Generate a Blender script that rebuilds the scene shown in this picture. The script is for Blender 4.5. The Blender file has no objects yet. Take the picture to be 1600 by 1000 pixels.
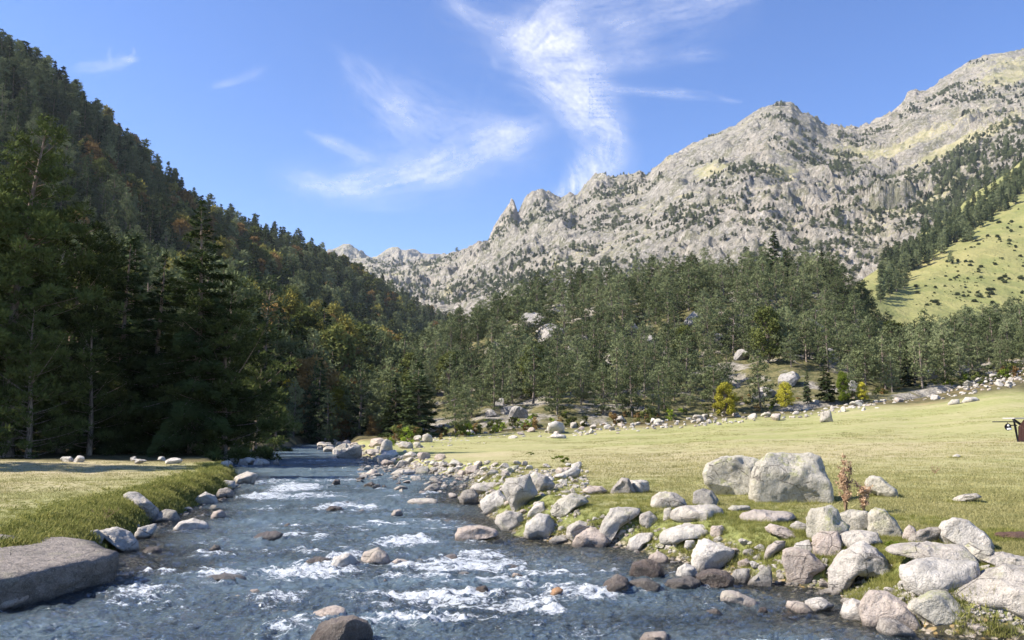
import bpy, math, random
import numpy as np

# ------------------------------------------------------------------ camera, world, sun, exposure
C = bpy.context.scene
COL = C.collection
F = 1600 * 28 / 36.0                 # focal length in photograph pixels
PITCH = math.atan(160 / F)
CAM = np.array([0.0, 0.0, 2.2])
cam_data = bpy.data.cameras.new('camera')
cam_data.lens = 28; cam_data.sensor_width = 36
cam_data.clip_start = 0.05; cam_data.clip_end = 60000
cam = bpy.data.objects.new('camera', cam_data); COL.objects.link(cam)
cam.location = CAM; cam.rotation_euler = (math.pi / 2 + PITCH, 0, 0)
C.camera = cam

SUN_EL = 41.0
SUN_AZ = math.atan2(-0.99, -0.12)     # clockwise from +Y
sx, sy, sz = math.sin(SUN_AZ) * math.cos(math.radians(SUN_EL)), math.cos(SUN_AZ) * math.cos(math.radians(SUN_EL)), math.sin(math.radians(SUN_EL))
world = bpy.data.worlds.new('World'); C.world = world; world.use_nodes = True
wn = world.node_tree; wn.nodes.clear()
wo = wn.nodes.new('ShaderNodeOutputWorld'); wb = wn.nodes.new('ShaderNodeBackground'); ws = wn.nodes.new('ShaderNodeTexSky')
ws.sky_type = 'NISHITA'; ws.sun_disc = False
ws.sun_elevation = math.radians(SUN_EL); ws.sun_rotation = SUN_AZ
ws.altitude = 1500; ws.air_density = 1.0; ws.dust_density = 0.4; ws.ozone_density = 2.0
hs_ = wn.nodes.new('ShaderNodeHueSaturation'); hs_.inputs['Saturation'].default_value = 1.24; hs_.inputs['Hue'].default_value = 0.513
wn.links.new(ws.outputs[0], hs_.inputs['Color']); wn.links.new(hs_.outputs[0], wb.inputs[0]); wb.inputs[1].default_value = 0.108
wn.links.new(wb.outputs[0], wo.inputs[0])
sun_d = bpy.data.lights.new('sun', 'SUN'); sun_d.energy = 4.9; sun_d.angle = math.radians(0.55); sun_d.color = (1.0, 0.93, 0.82)
sun = bpy.data.objects.new('sun', sun_d); COL.objects.link(sun)
from mathutils import Vector, Matrix
sun.rotation_euler = Vector((sx, sy, sz)).to_track_quat('Z', 'Y').to_euler()
sun.location = (0, 0, 60)
vs = C.view_settings
vs.view_transform = 'Standard'; vs.look = 'None'; vs.gamma = 1; vs.use_curve_mapping = False; vs.exposure = 1.18
C.render.engine = 'CYCLES'
C.cycles.max_bounces = 6; C.cycles.diffuse_bounces = 2; C.cycles.glossy_bounces = 2
C.cycles.transparent_max_bounces = 12; C.cycles.transmission_bounces = 2
C.cycles.caustics_reflective = False; C.cycles.caustics_refractive = False
C.cycles.use_denoising = True

# ------------------------------------------------------------------ numbers: rays and noise
CP, SP = math.cos(PITCH), math.sin(PITCH)
def ray(px, py):
    """world direction of a photograph pixel (arrays allowed)"""
    px = np.asarray(px, float); py = np.asarray(py, float)
    xc = (px - 800) / F; yc = (500 - py) / F
    return np.stack([xc, CP - yc * SP, SP + yc * CP], -1)
def at_depth(px, py, Y):
    d = ray(px, py); Y = np.asarray(Y, float)
    return CAM + d * (Y / d[..., 1])[..., None]

def _hash(ix, iy, iz, seed):
    h = (ix.astype(np.int64) * 374761393 + iy.astype(np.int64) * 668265263 + iz.astype(np.int64) * 2147483647 + seed * 1274126177) & 0xFFFFFFFF
    h = ((h ^ (h >> 13)) * 1274126177) & 0xFFFFFFFF
    h = ((h ^ (h >> 16)) * 2246822519) & 0xFFFFFFFF
    return ((h ^ (h >> 15)) & 0xFFFFFF) / float(0xFFFFFF)
def vnoise(x, y, z=0.0, seed=0):
    x = np.asarray(x, float); y = np.asarray(y, float); z = np.asarray(z, float) + np.zeros_like(x)
    ix, iy, iz = np.floor(x), np.floor(y), np.floor(z)
    fx, fy, fz = x - ix, y - iy, z - iz
    fx = fx * fx * fx * (fx * (fx * 6 - 15) + 10); fy = fy * fy * fy * (fy * (fy * 6 - 15) + 10); fz = fz * fz * fz * (fz * (fz * 6 - 15) + 10)
    r = 0
    for dx in (0, 1):
        wx = fx if dx else 1 - fx
        for dy in (0, 1):
            wy = fy if dy else 1 - fy
            for dz in (0, 1):
                wz = fz if dz else 1 - fz
                r = r + wx * wy * wz * _hash(ix + dx, iy + dy, iz + dz, seed)
    return r * 2 - 1
def vnoise2(x, y, seed=0):
    x = np.asarray(x, float); y = np.asarray(y, float)
    ix, iy = np.floor(x), np.floor(y); fx, fy = x - ix, y - iy
    fx = fx * fx * fx * (fx * (fx * 6 - 15) + 10); fy = fy * fy * fy * (fy * (fy * 6 - 15) + 10)
    z = np.zeros_like(ix)
    a, b = _hash(ix, iy, z, seed), _hash(ix + 1, iy, z, seed); c, d = _hash(ix, iy + 1, z, seed), _hash(ix + 1, iy + 1, z, seed)
    return ((a * (1 - fx) + b * fx) * (1 - fy) + (c * (1 - fx) + d * fx) * fy) * 2 - 1
def fbm(x, y, s=1.0, octv=4, seed=0, gain=0.5, ridged=False):
    r = 0; a = 1.0; t = 0
    for o in range(octv):
        n = vnoise2(x / s * 2 ** o + 17.3 * o, y / s * 2 ** o - 9.1 * o, seed + o)
        if ridged: n = 1 - 2 * np.abs(n)
        r = r + a * n; t += a; a *= gain
    return r / t
def fbm3(p, s=1.0, octv=3, seed=0, gain=0.5):
    r = 0; a = 1.0; t = 0
    for o in range(octv):
        r = r + a * vnoise(p[:, 0] / s * 2 ** o + 3.1 * o, p[:, 1] / s * 2 ** o, p[:, 2] / s * 2 ** o, seed + o); t += a; a *= gain
    return r / t
def sstep(a, b, x):
    t = np.clip((x - a) / (b - a), 0, 1); return t * t * (3 - 2 * t)

# ------------------------------------------------------------------ mesh and object helpers
def mesh_np(name, V, Fc, attrs=None, smooth=False, mat=None):
    V = np.ascontiguousarray(V, np.float32); Fc = np.ascontiguousarray(Fc, np.int32)
    m = bpy.data.meshes.new(name); n, k = Fc.shape
    m.vertices.add(len(V)); m.vertices.foreach_set('co', V.ravel())
    m.loops.add(n * k); m.loops.foreach_set('vertex_index', Fc.ravel())
    m.polygons.add(n); m.polygons.foreach_set('loop_start', np.arange(0, n * k, k, dtype=np.int32))
    m.polygons.foreach_set('use_smooth', np.full(n, bool(smooth)))
    m.update(calc_edges=True)
    for a, v in (attrs or {}).items():
        at = m.attributes.new(a, 'FLOAT', 'POINT'); at.data.foreach_set('value', np.ascontiguousarray(v, np.float32).ravel())
    if mat: m.materials.append(mat)
    return m
def link(name, m, parent=None):
    o = bpy.data.objects.new(name, m); COL.objects.link(o)
    if parent: o.parent = parent
    return o
def grid_faces(nr, nc):
    i = np.arange(nr - 1)[:, None] * nc + np.arange(nc - 1)[None, :]
    return np.stack([i, i + 1, i + nc + 1, i + nc], -1).reshape(-1, 4)
def tag(o, label, cat=None, group=None, kind=None):
    o['label'] = label
    if cat: o['category'] = cat
    if group: o['group'] = group
    if kind: o['kind'] = kind
    return o
def empty(name, loc):
    o = bpy.data.objects.new(name, None); COL.objects.link(o); o.location = loc; o.empty_display_size = 0.3
    return o
def tube(P, R, sides=6):
    P = np.asarray(P, float); R = np.asarray(R, float); n = len(P)
    T = np.gradient(P, axis=0); T /= np.linalg.norm(T, axis=1)[:, None] + 1e-9
    up = np.where(np.abs(T[:, 2:3]) > 0.9, np.array([[1.0, 0, 0]]), np.array([[0, 0, 1.0]]))
    A = np.cross(T, up); A /= np.linalg.norm(A, axis=1)[:, None] + 1e-9; B = np.cross(T, A)
    th = np.arange(sides) * 2 * math.pi / sides
    V = P[:, None] + R[:, None, None] * (np.cos(th)[None, :, None] * A[:, None] + np.sin(th)[None, :, None] * B[:, None])
    V = V.reshape(-1, 3); Fs = []
    i = np.arange(n - 1)[:, None] * sides; j = np.arange(sides)[None]; k = (j + 1) % sides
    q = np.stack([i + j, i + k, i + k + sides, i + j + sides], -1).reshape(-1, 4)
    Fs = np.concatenate([q[:, [0, 1, 2]], q[:, [0, 2, 3]]])
    return V, Fs
class Acc:
    def __init__(s): s.v = []; s.f = []; s.n = 0; s.t = []
    def add(s, V, Fc, t=0.5):
        s.v.append(V); s.f.append(Fc + s.n); s.n += len(V)
        s.t.append(np.full(len(V), t) if np.isscalar(t) else t)
    def mesh(s, name, mat, smooth=False):
        return mesh_np(name, np.concatenate(s.v), np.concatenate(s.f), {'tint': np.concatenate(s.t)}, smooth, mat)
def box(c, size, rot=None):
    c = np.array(c, float); h = np.array(size, float) / 2
    V = np.array([[x, y, z] for x in (-1, 1) for y in (-1, 1) for z in (-1, 1)], float) * h
    if rot is not None: V = V @ np.array(rot).T
    Fq = np.array([[0, 1, 3, 2], [4, 6, 7, 5], [0, 4, 5, 1], [2, 3, 7, 6], [0, 2, 6, 4], [1, 5, 7, 3]])
    Ft = np.concatenate([Fq[:, [0, 1, 2]], Fq[:, [0, 2, 3]]])
    return V + c, Ft

# ------------------------------------------------------------------ materials
class NT:
    def __init__(s, name):
        s.m = bpy.data.materials.new(name); s.m.use_nodes = True; s.t = s.m.node_tree; s.t.nodes.clear()
        s.out = s.n('ShaderNodeOutputMaterial')
    def n(s, kind, **kw):
        nd = s.t.nodes.new(kind)
        for k, v in kw.items(): setattr(nd, k, v)
        return nd
    def l(s, a, b): s.t.links.new(a, b)
    def inp(s, nd, key, v):
        if isinstance(v, bpy.types.NodeSocket): s.l(v, nd.inputs[key])
        elif v is not None: nd.inputs[key].default_value = v
    def geo(s, which='Position'):
        if not hasattr(s, '_g'): s._g = s.n('ShaderNodeNewGeometry')
        return s._g.outputs[which]
    def attr(s, name): 
        return s.n('ShaderNodeAttribute', attribute_name=name).outputs['Fac']
    def rnd(s): return s.n('ShaderNodeObjectInfo').outputs['Random']
    def mapping(s, vec, scale=(1, 1, 1), rot=(0, 0, 0)):
        m = s.n('ShaderNodeMapping'); s.l(vec, m.inputs[0]); m.inputs['Scale'].default_value = scale; m.inputs['Rotation'].default_value = rot
        return m.outputs[0]
    def noise(s, vec, scale=1.0, detail=4, rough=0.55, dist=0.0):
        nd = s.n('ShaderNodeTexNoise'); s.l(vec, nd.inputs['Vector']); nd.inputs['Scale'].default_value = scale
        nd.inputs['Detail'].default_value = detail; nd.inputs['Roughness'].default_value = rough; nd.inputs['Distortion'].default_value = dist
        return nd.outputs['Fac']
    def voro(s, vec, scale=1.0, feature='F1', out='Distance'):
        nd = s.n('ShaderNodeTexVoronoi', feature=feature); s.l(vec, nd.inputs['Vector']); nd.inputs['Scale'].default_value = scale
        return nd.outputs[out]
    def math(s, op, a, b=None, c=None, clamp=False):
        nd = s.n('ShaderNodeMath', operation=op, use_clamp=clamp); s.inp(nd, 0, a)
        if b is not None: s.inp(nd, 1, b)
        if c is not None: s.inp(nd, 2, c)
        return nd.outputs[0]
    def ms(s, v, lo, hi, a=0.0, b=1.0):
        nd = s.n('ShaderNodeMapRange', interpolation_type='SMOOTHSTEP'); s.inp(nd, 0, v)
        for i, x in enumerate((lo, hi, a, b)): nd.inputs[i + 1].default_value = x
        return nd.outputs[0]
    def mix(s, fac, a, b, blend='MIX'):
        nd = s.n('ShaderNodeMix', data_type='RGBA', blend_type=blend); s.inp(nd, 0, fac)
        for k, v in ((6, a), (7, b)):
            if isinstance(v, tuple) and len(v) == 3: v = v + (1.0,)
            s.inp(nd, k, v)
        return nd.outputs[2]
    def bump(s, h, strength=0.5, dist=0.1):
        nd = s.n('ShaderNodeBump'); s.l(h, nd.inputs['Height']); nd.inputs['Strength'].default_value = strength; nd.inputs['Distance'].default_value = dist
        return nd.outputs[0]
    def bsdf(s, color, rough=0.9, normal=None, spec=0.2, sheen=None):
        nd = s.n('ShaderNodeBsdfPrincipled'); s.inp(nd, 'Base Color', color if not (isinstance(color, tuple) and len(color) == 3) else color + (1.0,))
        s.inp(nd, 'Roughness', rough); nd.inputs['Specular IOR Level'].default_value = spec
        if normal is not None: s.l(normal, nd.inputs['Normal'])
        return nd.outputs[0]
    def done(s, sh): s.l(sh, s.out.inputs[0]); return s.m
    def xyz(s, v, i):
        nd = s.n('ShaderNodeSeparateXYZ'); s.l(v, nd.inputs[0]); return nd.outputs[i]

def leaf_mat(name, dark, light, alt=None, trans=0.12):
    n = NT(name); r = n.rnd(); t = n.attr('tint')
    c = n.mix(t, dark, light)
    if alt: c = n.mix(n.math('MULTIPLY', r, 0.75), c, alt)
    v = n.math('MULTIPLY_ADD', r, 0.95, 0.55)
    hs = n.n('ShaderNodeHueSaturation'); n.l(c, hs.inputs['Color']); n.l(v, hs.inputs['Value'])
    d = n.n('ShaderNodeBsdfDiffuse'); n.l(hs.outputs[0], d.inputs[0])
    tr = n.n('ShaderNodeBsdfTranslucent'); n.l(hs.outputs[0], tr.inputs[0])
    mx = n.n('ShaderNodeMixShader'); mx.inputs[0].default_value = trans; n.l(d.outputs[0], mx.inputs[1]); n.l(tr.outputs[0], mx.inputs[2])
    return n.done(mx.outputs[0])
M = {}
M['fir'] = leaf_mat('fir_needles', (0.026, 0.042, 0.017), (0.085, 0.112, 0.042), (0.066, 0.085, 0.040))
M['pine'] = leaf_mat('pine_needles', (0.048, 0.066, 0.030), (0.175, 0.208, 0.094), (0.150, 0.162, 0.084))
M['fir_shade'] = leaf_mat('fir_dark_needles', (0.013, 0.024, 0.009), (0.066, 0.088, 0.028), (0.046, 0.062, 0.022), 0.06)  # fir needles darkened: dense shade of the left woods put into the colour
M['pine_shade'] = leaf_mat('pine_dark_needles', (0.018, 0.030, 0.011), (0.118, 0.145, 0.045), (0.075, 0.09, 0.030), 0.06)  # pine needles likewise, woodland shade painted into the leaf colour
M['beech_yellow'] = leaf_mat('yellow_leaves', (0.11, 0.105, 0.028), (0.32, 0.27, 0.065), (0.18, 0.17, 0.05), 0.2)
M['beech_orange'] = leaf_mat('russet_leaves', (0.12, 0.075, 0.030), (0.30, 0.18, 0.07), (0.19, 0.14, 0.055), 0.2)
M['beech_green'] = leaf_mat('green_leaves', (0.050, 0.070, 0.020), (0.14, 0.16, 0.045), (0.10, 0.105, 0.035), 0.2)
M['bush_green'] = leaf_mat('bush_leaves', (0.09, 0.14, 0.02), (0.26, 0.32, 0.05), None, 0.35)
M['grass_blade'] = leaf_mat('grass_blades', (0.16, 0.18, 0.05), (0.36, 0.34, 0.13), (0.34, 0.29, 0.15), 0.35)
M['grass_lush'] = leaf_mat('lush_grass_blades', (0.10, 0.14, 0.025), (0.27, 0.29, 0.075), (0.30, 0.26, 0.10), 0.35)
M['bush_gold'] = leaf_mat('golden_leaves', (0.16, 0.15, 0.02), (0.46, 0.42, 0.06), None, 0.3)
M['dry_weed'] = leaf_mat('dry_weed', (0.32, 0.20, 0.12), (0.60, 0.42, 0.28), None, 0.2)

def bark():
    n = NT('bark'); p = n.n('ShaderNodeTexCoord').outputs['Object']
    q = n.mapping(p, (6, 6, 1.5)); a = n.noise(q, 2.0, 5, 0.65)
    c = n.mix(n.ms(a, 0.35, 0.65), (0.075, 0.06, 0.05), (0.30, 0.25, 0.21))
    z = n.ms(n.xyz(p, 2), 2.0, 8.0)
    c = n.mix(n.math('MULTIPLY', z, 0.35), c, (0.34, 0.22, 0.15))
    return n.done(n.bsdf(c, 0.95, n.bump(a, 0.6, 0.05)))
M['bark'] = bark()

def rock_mat(name, base, dark, lichen=0.25, wet=False, pale=0.5, scale=1.0):
    n = NT(name); P = n.geo(); ob = n.n('ShaderNodeTexCoord').outputs['Object']; r = n.rnd()
    big = n.noise(P, 1.3 * scale, 5, 0.6); mid = n.noise(P, 7 * scale, 6, 0.68, 0.4); fine = n.noise(P, 60 * scale, 3, 0.7)
    c = n.mix(n.ms(big, 0.35, 0.68), base, tuple(x * 0.72 for x in base))
    c = n.mix(n.math('MULTIPLY', n.ms(mid, 0.47, 0.62), 0.75), c, dark); m2_ = n.noise(P, 22 * scale, 5, 0.75); c = n.mix(n.math('MULTIPLY', n.ms(m2_, 0.52, 0.62), 0.55), c, dark)
    c = n.mix(n.math('MULTIPLY', n.ms(fine, 0.54, 0.66), 0.45), c, tuple(x * 0.55 for x in dark))
    c = n.mix(n.math('MULTIPLY', n.ms(fine, 0.46, 0.36), 0.35), c, (0.60, 0.57, 0.52))
    cr = n.voro(n.mapping(P, (1, 1, 1.6)), 1.4 * scale, 'DISTANCE_TO_EDGE')
    crn = n.math('ADD', cr, n.math('MULTIPLY', n.math('SUBTRACT', mid, 0.5), 0.10))
    crk = n.math('MULTIPLY', n.ms(crn, 0.0, 0.012, 1.0, 0.0), n.ms(big, 0.45, 0.6))
    c = n.mix(n.math('MULTIPLY', crk, 0.7), c, (0.06, 0.05, 0.045))
    if lichen > 0:
        l1 = n.noise(P, 3.3 * scale, 5, 0.7); up = n.ms(n.xyz(n.geo('Normal'), 2), -0.2, 0.5)
        lm = n.math('MULTIPLY', n.math('MULTIPLY', n.ms(l1, 0.52, 0.64), up), lichen)
        c = n.mix(lm, c, n.mix(n.ms(fine, 0.35, 0.65), (0.40, 0.40, 0.20), (0.30, 0.29, 0.16)))
        l2 = n.noise(P, 14 * scale, 4, 0.7)
        c = n.mix(n.math('MULTIPLY', n.ms(l2, 0.58, 0.66), 0.35 * lichen + 0.1), c, (0.09, 0.095, 0.075))
    # tint from stone to stone
    c = n.mix(n.math('MULTIPLY', r, 0.35), c, n.mix(r, (0.44, 0.36, 0.29), (0.37, 0.36, 0.33)))
    z = n.math('ADD', n.xyz(P, 2), n.math('MULTIPLY', n.math('SUBTRACT', mid, 0.5), 0.10))
    wetm = n.ms(z, 0.015, 0.09, 1.0, 0.0)
    if wet: wetm = n.ms(z, 0.10, 0.32, 1.0, 0.15)
    c = n.mix(n.math('MULTIPLY', wetm, 0.75), c, n.mix(0.75, c, (0.05, 0.035, 0.022), 'MULTIPLY'))
    h = n.math('ADD', n.math('MULTIPLY', mid, 0.8), n.math('MULTIPLY', m2_, 0.35)); h = n.math('ADD', h, n.math('MULTIPLY', fine, 0.12)); h = n.math('SUBTRACT', h, n.math('MULTIPLY', crk, 0.3))
    rg = n.math('MULTIPLY_ADD', wetm, -0.6, 0.9)
    return n.done(n.bsdf(c, rg, n.bump(h, 1.0, 0.10 / scale), 0.3))
M['granite'] = rock_mat('pale_granite', (0.54, 0.485, 0.42), (0.26, 0.23, 0.195), 0.45)
M['granite_white'] = rock_mat('whitish_granite', (0.66, 0.605, 0.54), (0.33, 0.295, 0.255), 0.15)
M['granite_pink'] = rock_mat('pinkish_granite', (0.56, 0.46, 0.39), (0.28, 0.22, 0.18), 0.2)
M['granite_lichen'] = rock_mat('lichened_granite', (0.58, 0.53, 0.435), (0.27, 0.25, 0.19), 1.1)
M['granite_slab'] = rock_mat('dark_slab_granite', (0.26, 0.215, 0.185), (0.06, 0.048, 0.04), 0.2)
M['granite_wet'] = rock_mat('wet_stone', (0.20, 0.15, 0.12), (0.08, 0.06, 0.05), 0.0, True)
M['granite_orange'] = rock_mat('orange_stone', (0.50, 0.22, 0.05), (0.20, 0.09, 0.03), 0.0)
M['granite_dark'] = rock_mat('dark_weathered_granite', (0.34, 0.30, 0.26), (0.11, 0.095, 0.08), 0.15)
M['outcrop'] = rock_mat('outcrop_granite', (0.42, 0.39, 0.36), (0.17, 0.16, 0.15), 0.3, scale=0.35)

def ground_mat():
    n = NT('valley_ground'); P = n.geo()
    n1 = n.noise(n.mapping(P, (0.5, 1.5, 1)), 0.12, 6, 0.6, 0.6); n2 = n.noise(P, 1.3, 5, 0.65); n3 = n.noise(P, 14, 4, 0.7); n4 = n.noise(P, 90, 2, 0.7)
    dry = n.attr('dry'); wood = n.attr('wood'); bank = n.attr('bank')
    g = n.mix(n.ms(n2, 0.3, 0.7), (0.255, 0.27, 0.10), (0.335, 0.32, 0.145))
    d = n.mix(n.ms(n2, 0.3, 0.7), (0.40, 0.335, 0.20), (0.46, 0.385, 0.25))
    f = n.math('ADD', n.math('MULTIPLY', n.math('SUBTRACT', n1, 0.5), 2.4), dry); f = n.math('ADD', f, n.math('MULTIPLY', n.math('SUBTRACT', n3, 0.5), 0.9), clamp=True)
    c = n.mix(f, g, d)
    c = n.mix(n.math('MULTIPLY', n.ms(n3, 0.55, 0.72), 0.55), c, (0.13, 0.15, 0.03))
    c = n.mix(n.math('MULTIPLY', n.ms(n4, 0.5, 0.7), 0.35), c, (0.10, 0.10, 0.035))
    n5 = n.noise(n.mapping(P, (0.7, 1.3, 1)), 4.0, 5, 0.75); c = n.mix(n.math('MULTIPLY', n.ms(n5, 0.52, 0.62), 0.5), c, (0.20, 0.20, 0.06)); c = n.mix(n.math('MULTIPLY', n.ms(n5, 0.46, 0.38), 0.35), c, (0.46, 0.42, 0.22))
    lush = n.attr('lush'); c = n.mix(n.math('MULTIPLY', lush, 0.8), c, n.mix(n.ms(n3, 0.35, 0.65), (0.075, 0.10, 0.025), (0.20, 0.22, 0.06)))
    # gravel and silt of the bed and banks
    Pw = n.n('ShaderNodeVectorMath', operation='ADD'); n.l(P, Pw.inputs[0]); _nn = n.n('ShaderNodeTexNoise'); n.l(P, _nn.inputs['Vector']); _nn.inputs['Scale'].default_value = 9; _sc = n.n('ShaderNodeVectorMath', operation='SCALE'); n.l(_nn.outputs['Color'], _sc.inputs[0]); _sc.inputs['Scale'].default_value = 0.09; n.l(_sc.outputs[0], Pw.inputs[1]); Pw = Pw.outputs[0]
    vo = n.voro(Pw, 15.0, 'F1', 'Color'); vd = n.voro(Pw, 15.0)
    sep = n.n('ShaderNodeSeparateColor'); n.l(vo, sep.inputs[0])
    st = n.mix(sep.outputs[0], (0.20, 0.16, 0.11), (0.44, 0.38, 0.31)); st = n.mix(n.math('MULTIPLY', n.ms(sep.outputs[1], 0.75, 0.9), 0.8), st, (0.30, 0.20, 0.07))
    st = n.mix(n.ms(vd, 0.35, 0.6), st, (0.05, 0.045, 0.03))
    c = n.mix(bank, c, st)
    # forest floor and heath beyond the meadow
    wf = n.mix(n.ms(n2, 0.35, 0.65), (0.055, 0.05, 0.025), (0.15, 0.125, 0.06)); wf = n.mix(n.math('MULTIPLY', n.ms(n1, 0.5, 0.65), 0.6), wf, (0.30, 0.20, 0.10))
    c = n.mix(wood, c, wf)
    h = n.math('ADD', n.math('MULTIPLY', n3, 0.6), n.math('MULTIPLY', n4, 0.25))
    return n.done(n.bsdf(c, 0.95, n.bump(h, 0.8, 0.05), 0.1))
M['ground'] = ground_mat()

def forest_floor():
    n = NT('forest_floor'); P = n.geo()
    a = n.noise(P, 0.06, 6, 0.65); b = n.noise(P, 0.5, 5, 0.7)
    c = n.mix(n.ms(b, 0.35, 0.65), (0.035, 0.04, 0.018), (0.10, 0.095, 0.04))
    c = n.mix(n.math('MULTIPLY', n.ms(a, 0.56, 0.66), 0.8), c, (0.33, 0.31, 0.27))
    return n.done(n.bsdf(c, 0.95, n.bump(b, 0.8, 0.8), 0.1))
M['floor'] = forest_floor()
def knoll_floor():
    n = NT('knoll_ground'); P = n.geo(); a = n.noise(P, 0.12, 6, 0.65); b = n.noise(P, 0.9, 5, 0.7)
    c = n.mix(n.ms(b, 0.35, 0.65), (0.07, 0.075, 0.03), (0.19, 0.165, 0.08))
    c = n.mix(n.math('MULTIPLY', n.ms(a, 0.50, 0.58), 0.8), c, n.mix(n.ms(b, 0.4, 0.6), (0.40, 0.36, 0.31), (0.20, 0.18, 0.16)))
    return n.done(n.bsdf(c, 0.95, n.bump(b, 0.9, 0.7), 0.1))
M['knoll'] = knoll_floor()
def slope_mat():
    n = NT('alpine_pasture'); P = n.geo(); a = n.noise(P, 0.010, 6, 0.6); b = n.noise(n.mapping(P, (1, 0.4, 1)), 0.09, 6, 0.7); d = n.noise(P, 0.5, 4, 0.7)
    c = n.mix(n.ms(b, 0.35, 0.65), (0.18, 0.19, 0.07), (0.26, 0.245, 0.10))
    c = n.mix(n.math('MULTIPLY', n.ms(a, 0.5, 0.7), 0.5), c, (0.36, 0.29, 0.13))
    c = n.mix(n.math('MULTIPLY', n.ms(d, 0.56, 0.68), 0.4), c, (0.10, 0.12, 0.035))
    return n.done(n.bsdf(c, 0.95, n.bump(n.math('ADD', b, n.math('MULTIPLY', d, 0.3)), 0.8, 3.0), 0.1))
M['slope'] = slope_mat()
def mountain_mat():
    n = NT('mountain_rock'); P = n.geo(); gr = n.attr('grass'); cav = n.attr('cav')
    q = n.mapping(P, (1, 1, 0.35)); q2 = n.mapping(P, (1, 1, 0.6))
    a = n.noise(P, 0.004, 6, 0.6); b = n.noise(q, 0.045, 7, 0.72, 0.6); c2 = n.noise(q2, 0.16, 5, 0.75); v = n.voro(n.mapping(P, (1, 1, 0.45)), 0.035, 'DISTANCE_TO_EDGE')
    c = n.mix(n.ms(a, 0.35, 0.65), (0.41, 0.37, 0.31), (0.49, 0.43, 0.355))
    c = n.mix(n.math('MULTIPLY', n.ms(b, 0.44, 0.62), 0.8), c, (0.29, 0.27, 0.235))
    c = n.mix(n.math('MULTIPLY', n.ms(c2, 0.53, 0.61), 0.75), c, (0.14, 0.145, 0.11)); v2 = n.noise(P, 0.03, 6, 0.75); c = n.mix(n.math('MULTIPLY', n.ms(v2, 0.50, 0.58), 0.7), c, (0.205, 0.20, 0.115))
    c = n.mix(n.math('MULTIPLY', n.ms(c2, 0.46, 0.38), 0.7), c, (0.62, 0.575, 0.515))
    g = n.mix(n.ms(b, 0.4, 0.6), (0.215, 0.205, 0.105), (0.33, 0.29, 0.175)); g = n.mix(n.math('MULTIPLY', n.ms(c2, 0.54, 0.60), 0.5), g, (0.36, 0.33, 0.29))
    gm = n.ms(n.math('ADD', gr, n.math('MULTIPLY', n.math('SUBTRACT', c2, 0.5), 1.3)), 0.40, 0.58)
    c = n.mix(gm, c, g)
    h = n.math('ADD', n.math('MULTIPLY', b, 1.0), n.math('MULTIPLY', c2, 0.35));     bp = n.n('ShaderNodeBump'); n.l(h, bp.inputs['Height']); n.l(n.math('MULTIPLY_ADD', gm, -0.6, 1.0), bp.inputs['Strength']); bp.inputs['Distance'].default_value = 24.0
    return n.done(n.bsdf(c, 0.95, bp.outputs[0], 0.1))
M['mountain'] = mountain_mat()

def water_mat():
    n = NT('stream_water'); P = n.geo(); fo = n.attr('foam')
    w1 = n.noise(n.mapping(P, (1.0, 1.6, 1)), 3.2, 4, 0.6, 0.5); w2 = n.noise(n.mapping(P, (1.0, 1.5, 1)), 14, 4, 0.65, 0.4)
    h = n.math('ADD', w1, n.math('MULTIPLY', w2, 0.35))
    nb = n.bump(h, 1.0, 0.20)
    fr = n.n('ShaderNodeFresnel'); fr.inputs[0].default_value = 1.34; n.l(nb, fr.inputs['Normal'])
    tr = n.n('ShaderNodeBsdfTransparent'); tr.inputs[0].default_value = (0.82, 0.84, 0.76, 1)
    df = n.n('ShaderNodeBsdfDiffuse'); df.inputs[0].default_value = (0.125, 0.175, 0.205, 1); n.l(nb, df.inputs['Normal'])
    m1 = n.n('ShaderNodeMixShader'); n.l(n.attr('deep'), m1.inputs[0]); n.l(tr.outputs[0], m1.inputs[1]); n.l(df.outputs[0], m1.inputs[2])
    gl = n.n('ShaderNodeBsdfGlossy'); gl.inputs['Roughness'].default_value = 0.10; gl.inputs[0].default_value = (1, 1, 1, 1); n.l(nb, gl.inputs['Normal'])
    m2 = n.n('ShaderNodeMixShader'); n.l(fr.outputs[0], m2.inputs[0]); n.l(m1.outputs[0], m2.inputs[1]); n.l(gl.outputs[0], m2.inputs[2])
    fn = n.noise(n.mapping(P, (1.0, 1.9, 1)), 9, 6, 0.75, 0.8); fn2 = n.noise(n.mapping(P, (1, 1.5, 1)), 38, 4, 0.75)
    fn0 = n.noise(n.mapping(P, (0.8, 2.6, 1)), 2.6, 4, 0.6, 1.2)
    f = n.math('ADD', fo, n.math('ADD', n.math('MULTIPLY', n.math('SUBTRACT', fn, 0.5), 2.0), n.math('MULTIPLY', n.math('SUBTRACT', fn2, 0.5), 0.9))); f = n.math('ADD', f, n.math('MULTIPLY', n.math('SUBTRACT', fn0, 0.5), 1.5))
    fm = n.math('MULTIPLY', n.math('MULTIPLY', n.ms(f, 0.54, 0.94), 0.95), n.ms(fo, 0.03, 0.25))
    fb = n.bsdf((0.74, 0.77, 0.80), 0.6, n.bump(n.math('ADD', fn, n.math('MULTIPLY', fn2, 0.4)), 0.8, 0.12), 0.3)
    m3 = n.n('ShaderNodeMixShader'); n.l(fm, m3.inputs[0]); n.l(m2.outputs[0], m3.inputs[1]); n.l(fb, m3.inputs[2])
    return n.done(m3.outputs[0])
M['water'] = water_mat()
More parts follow.
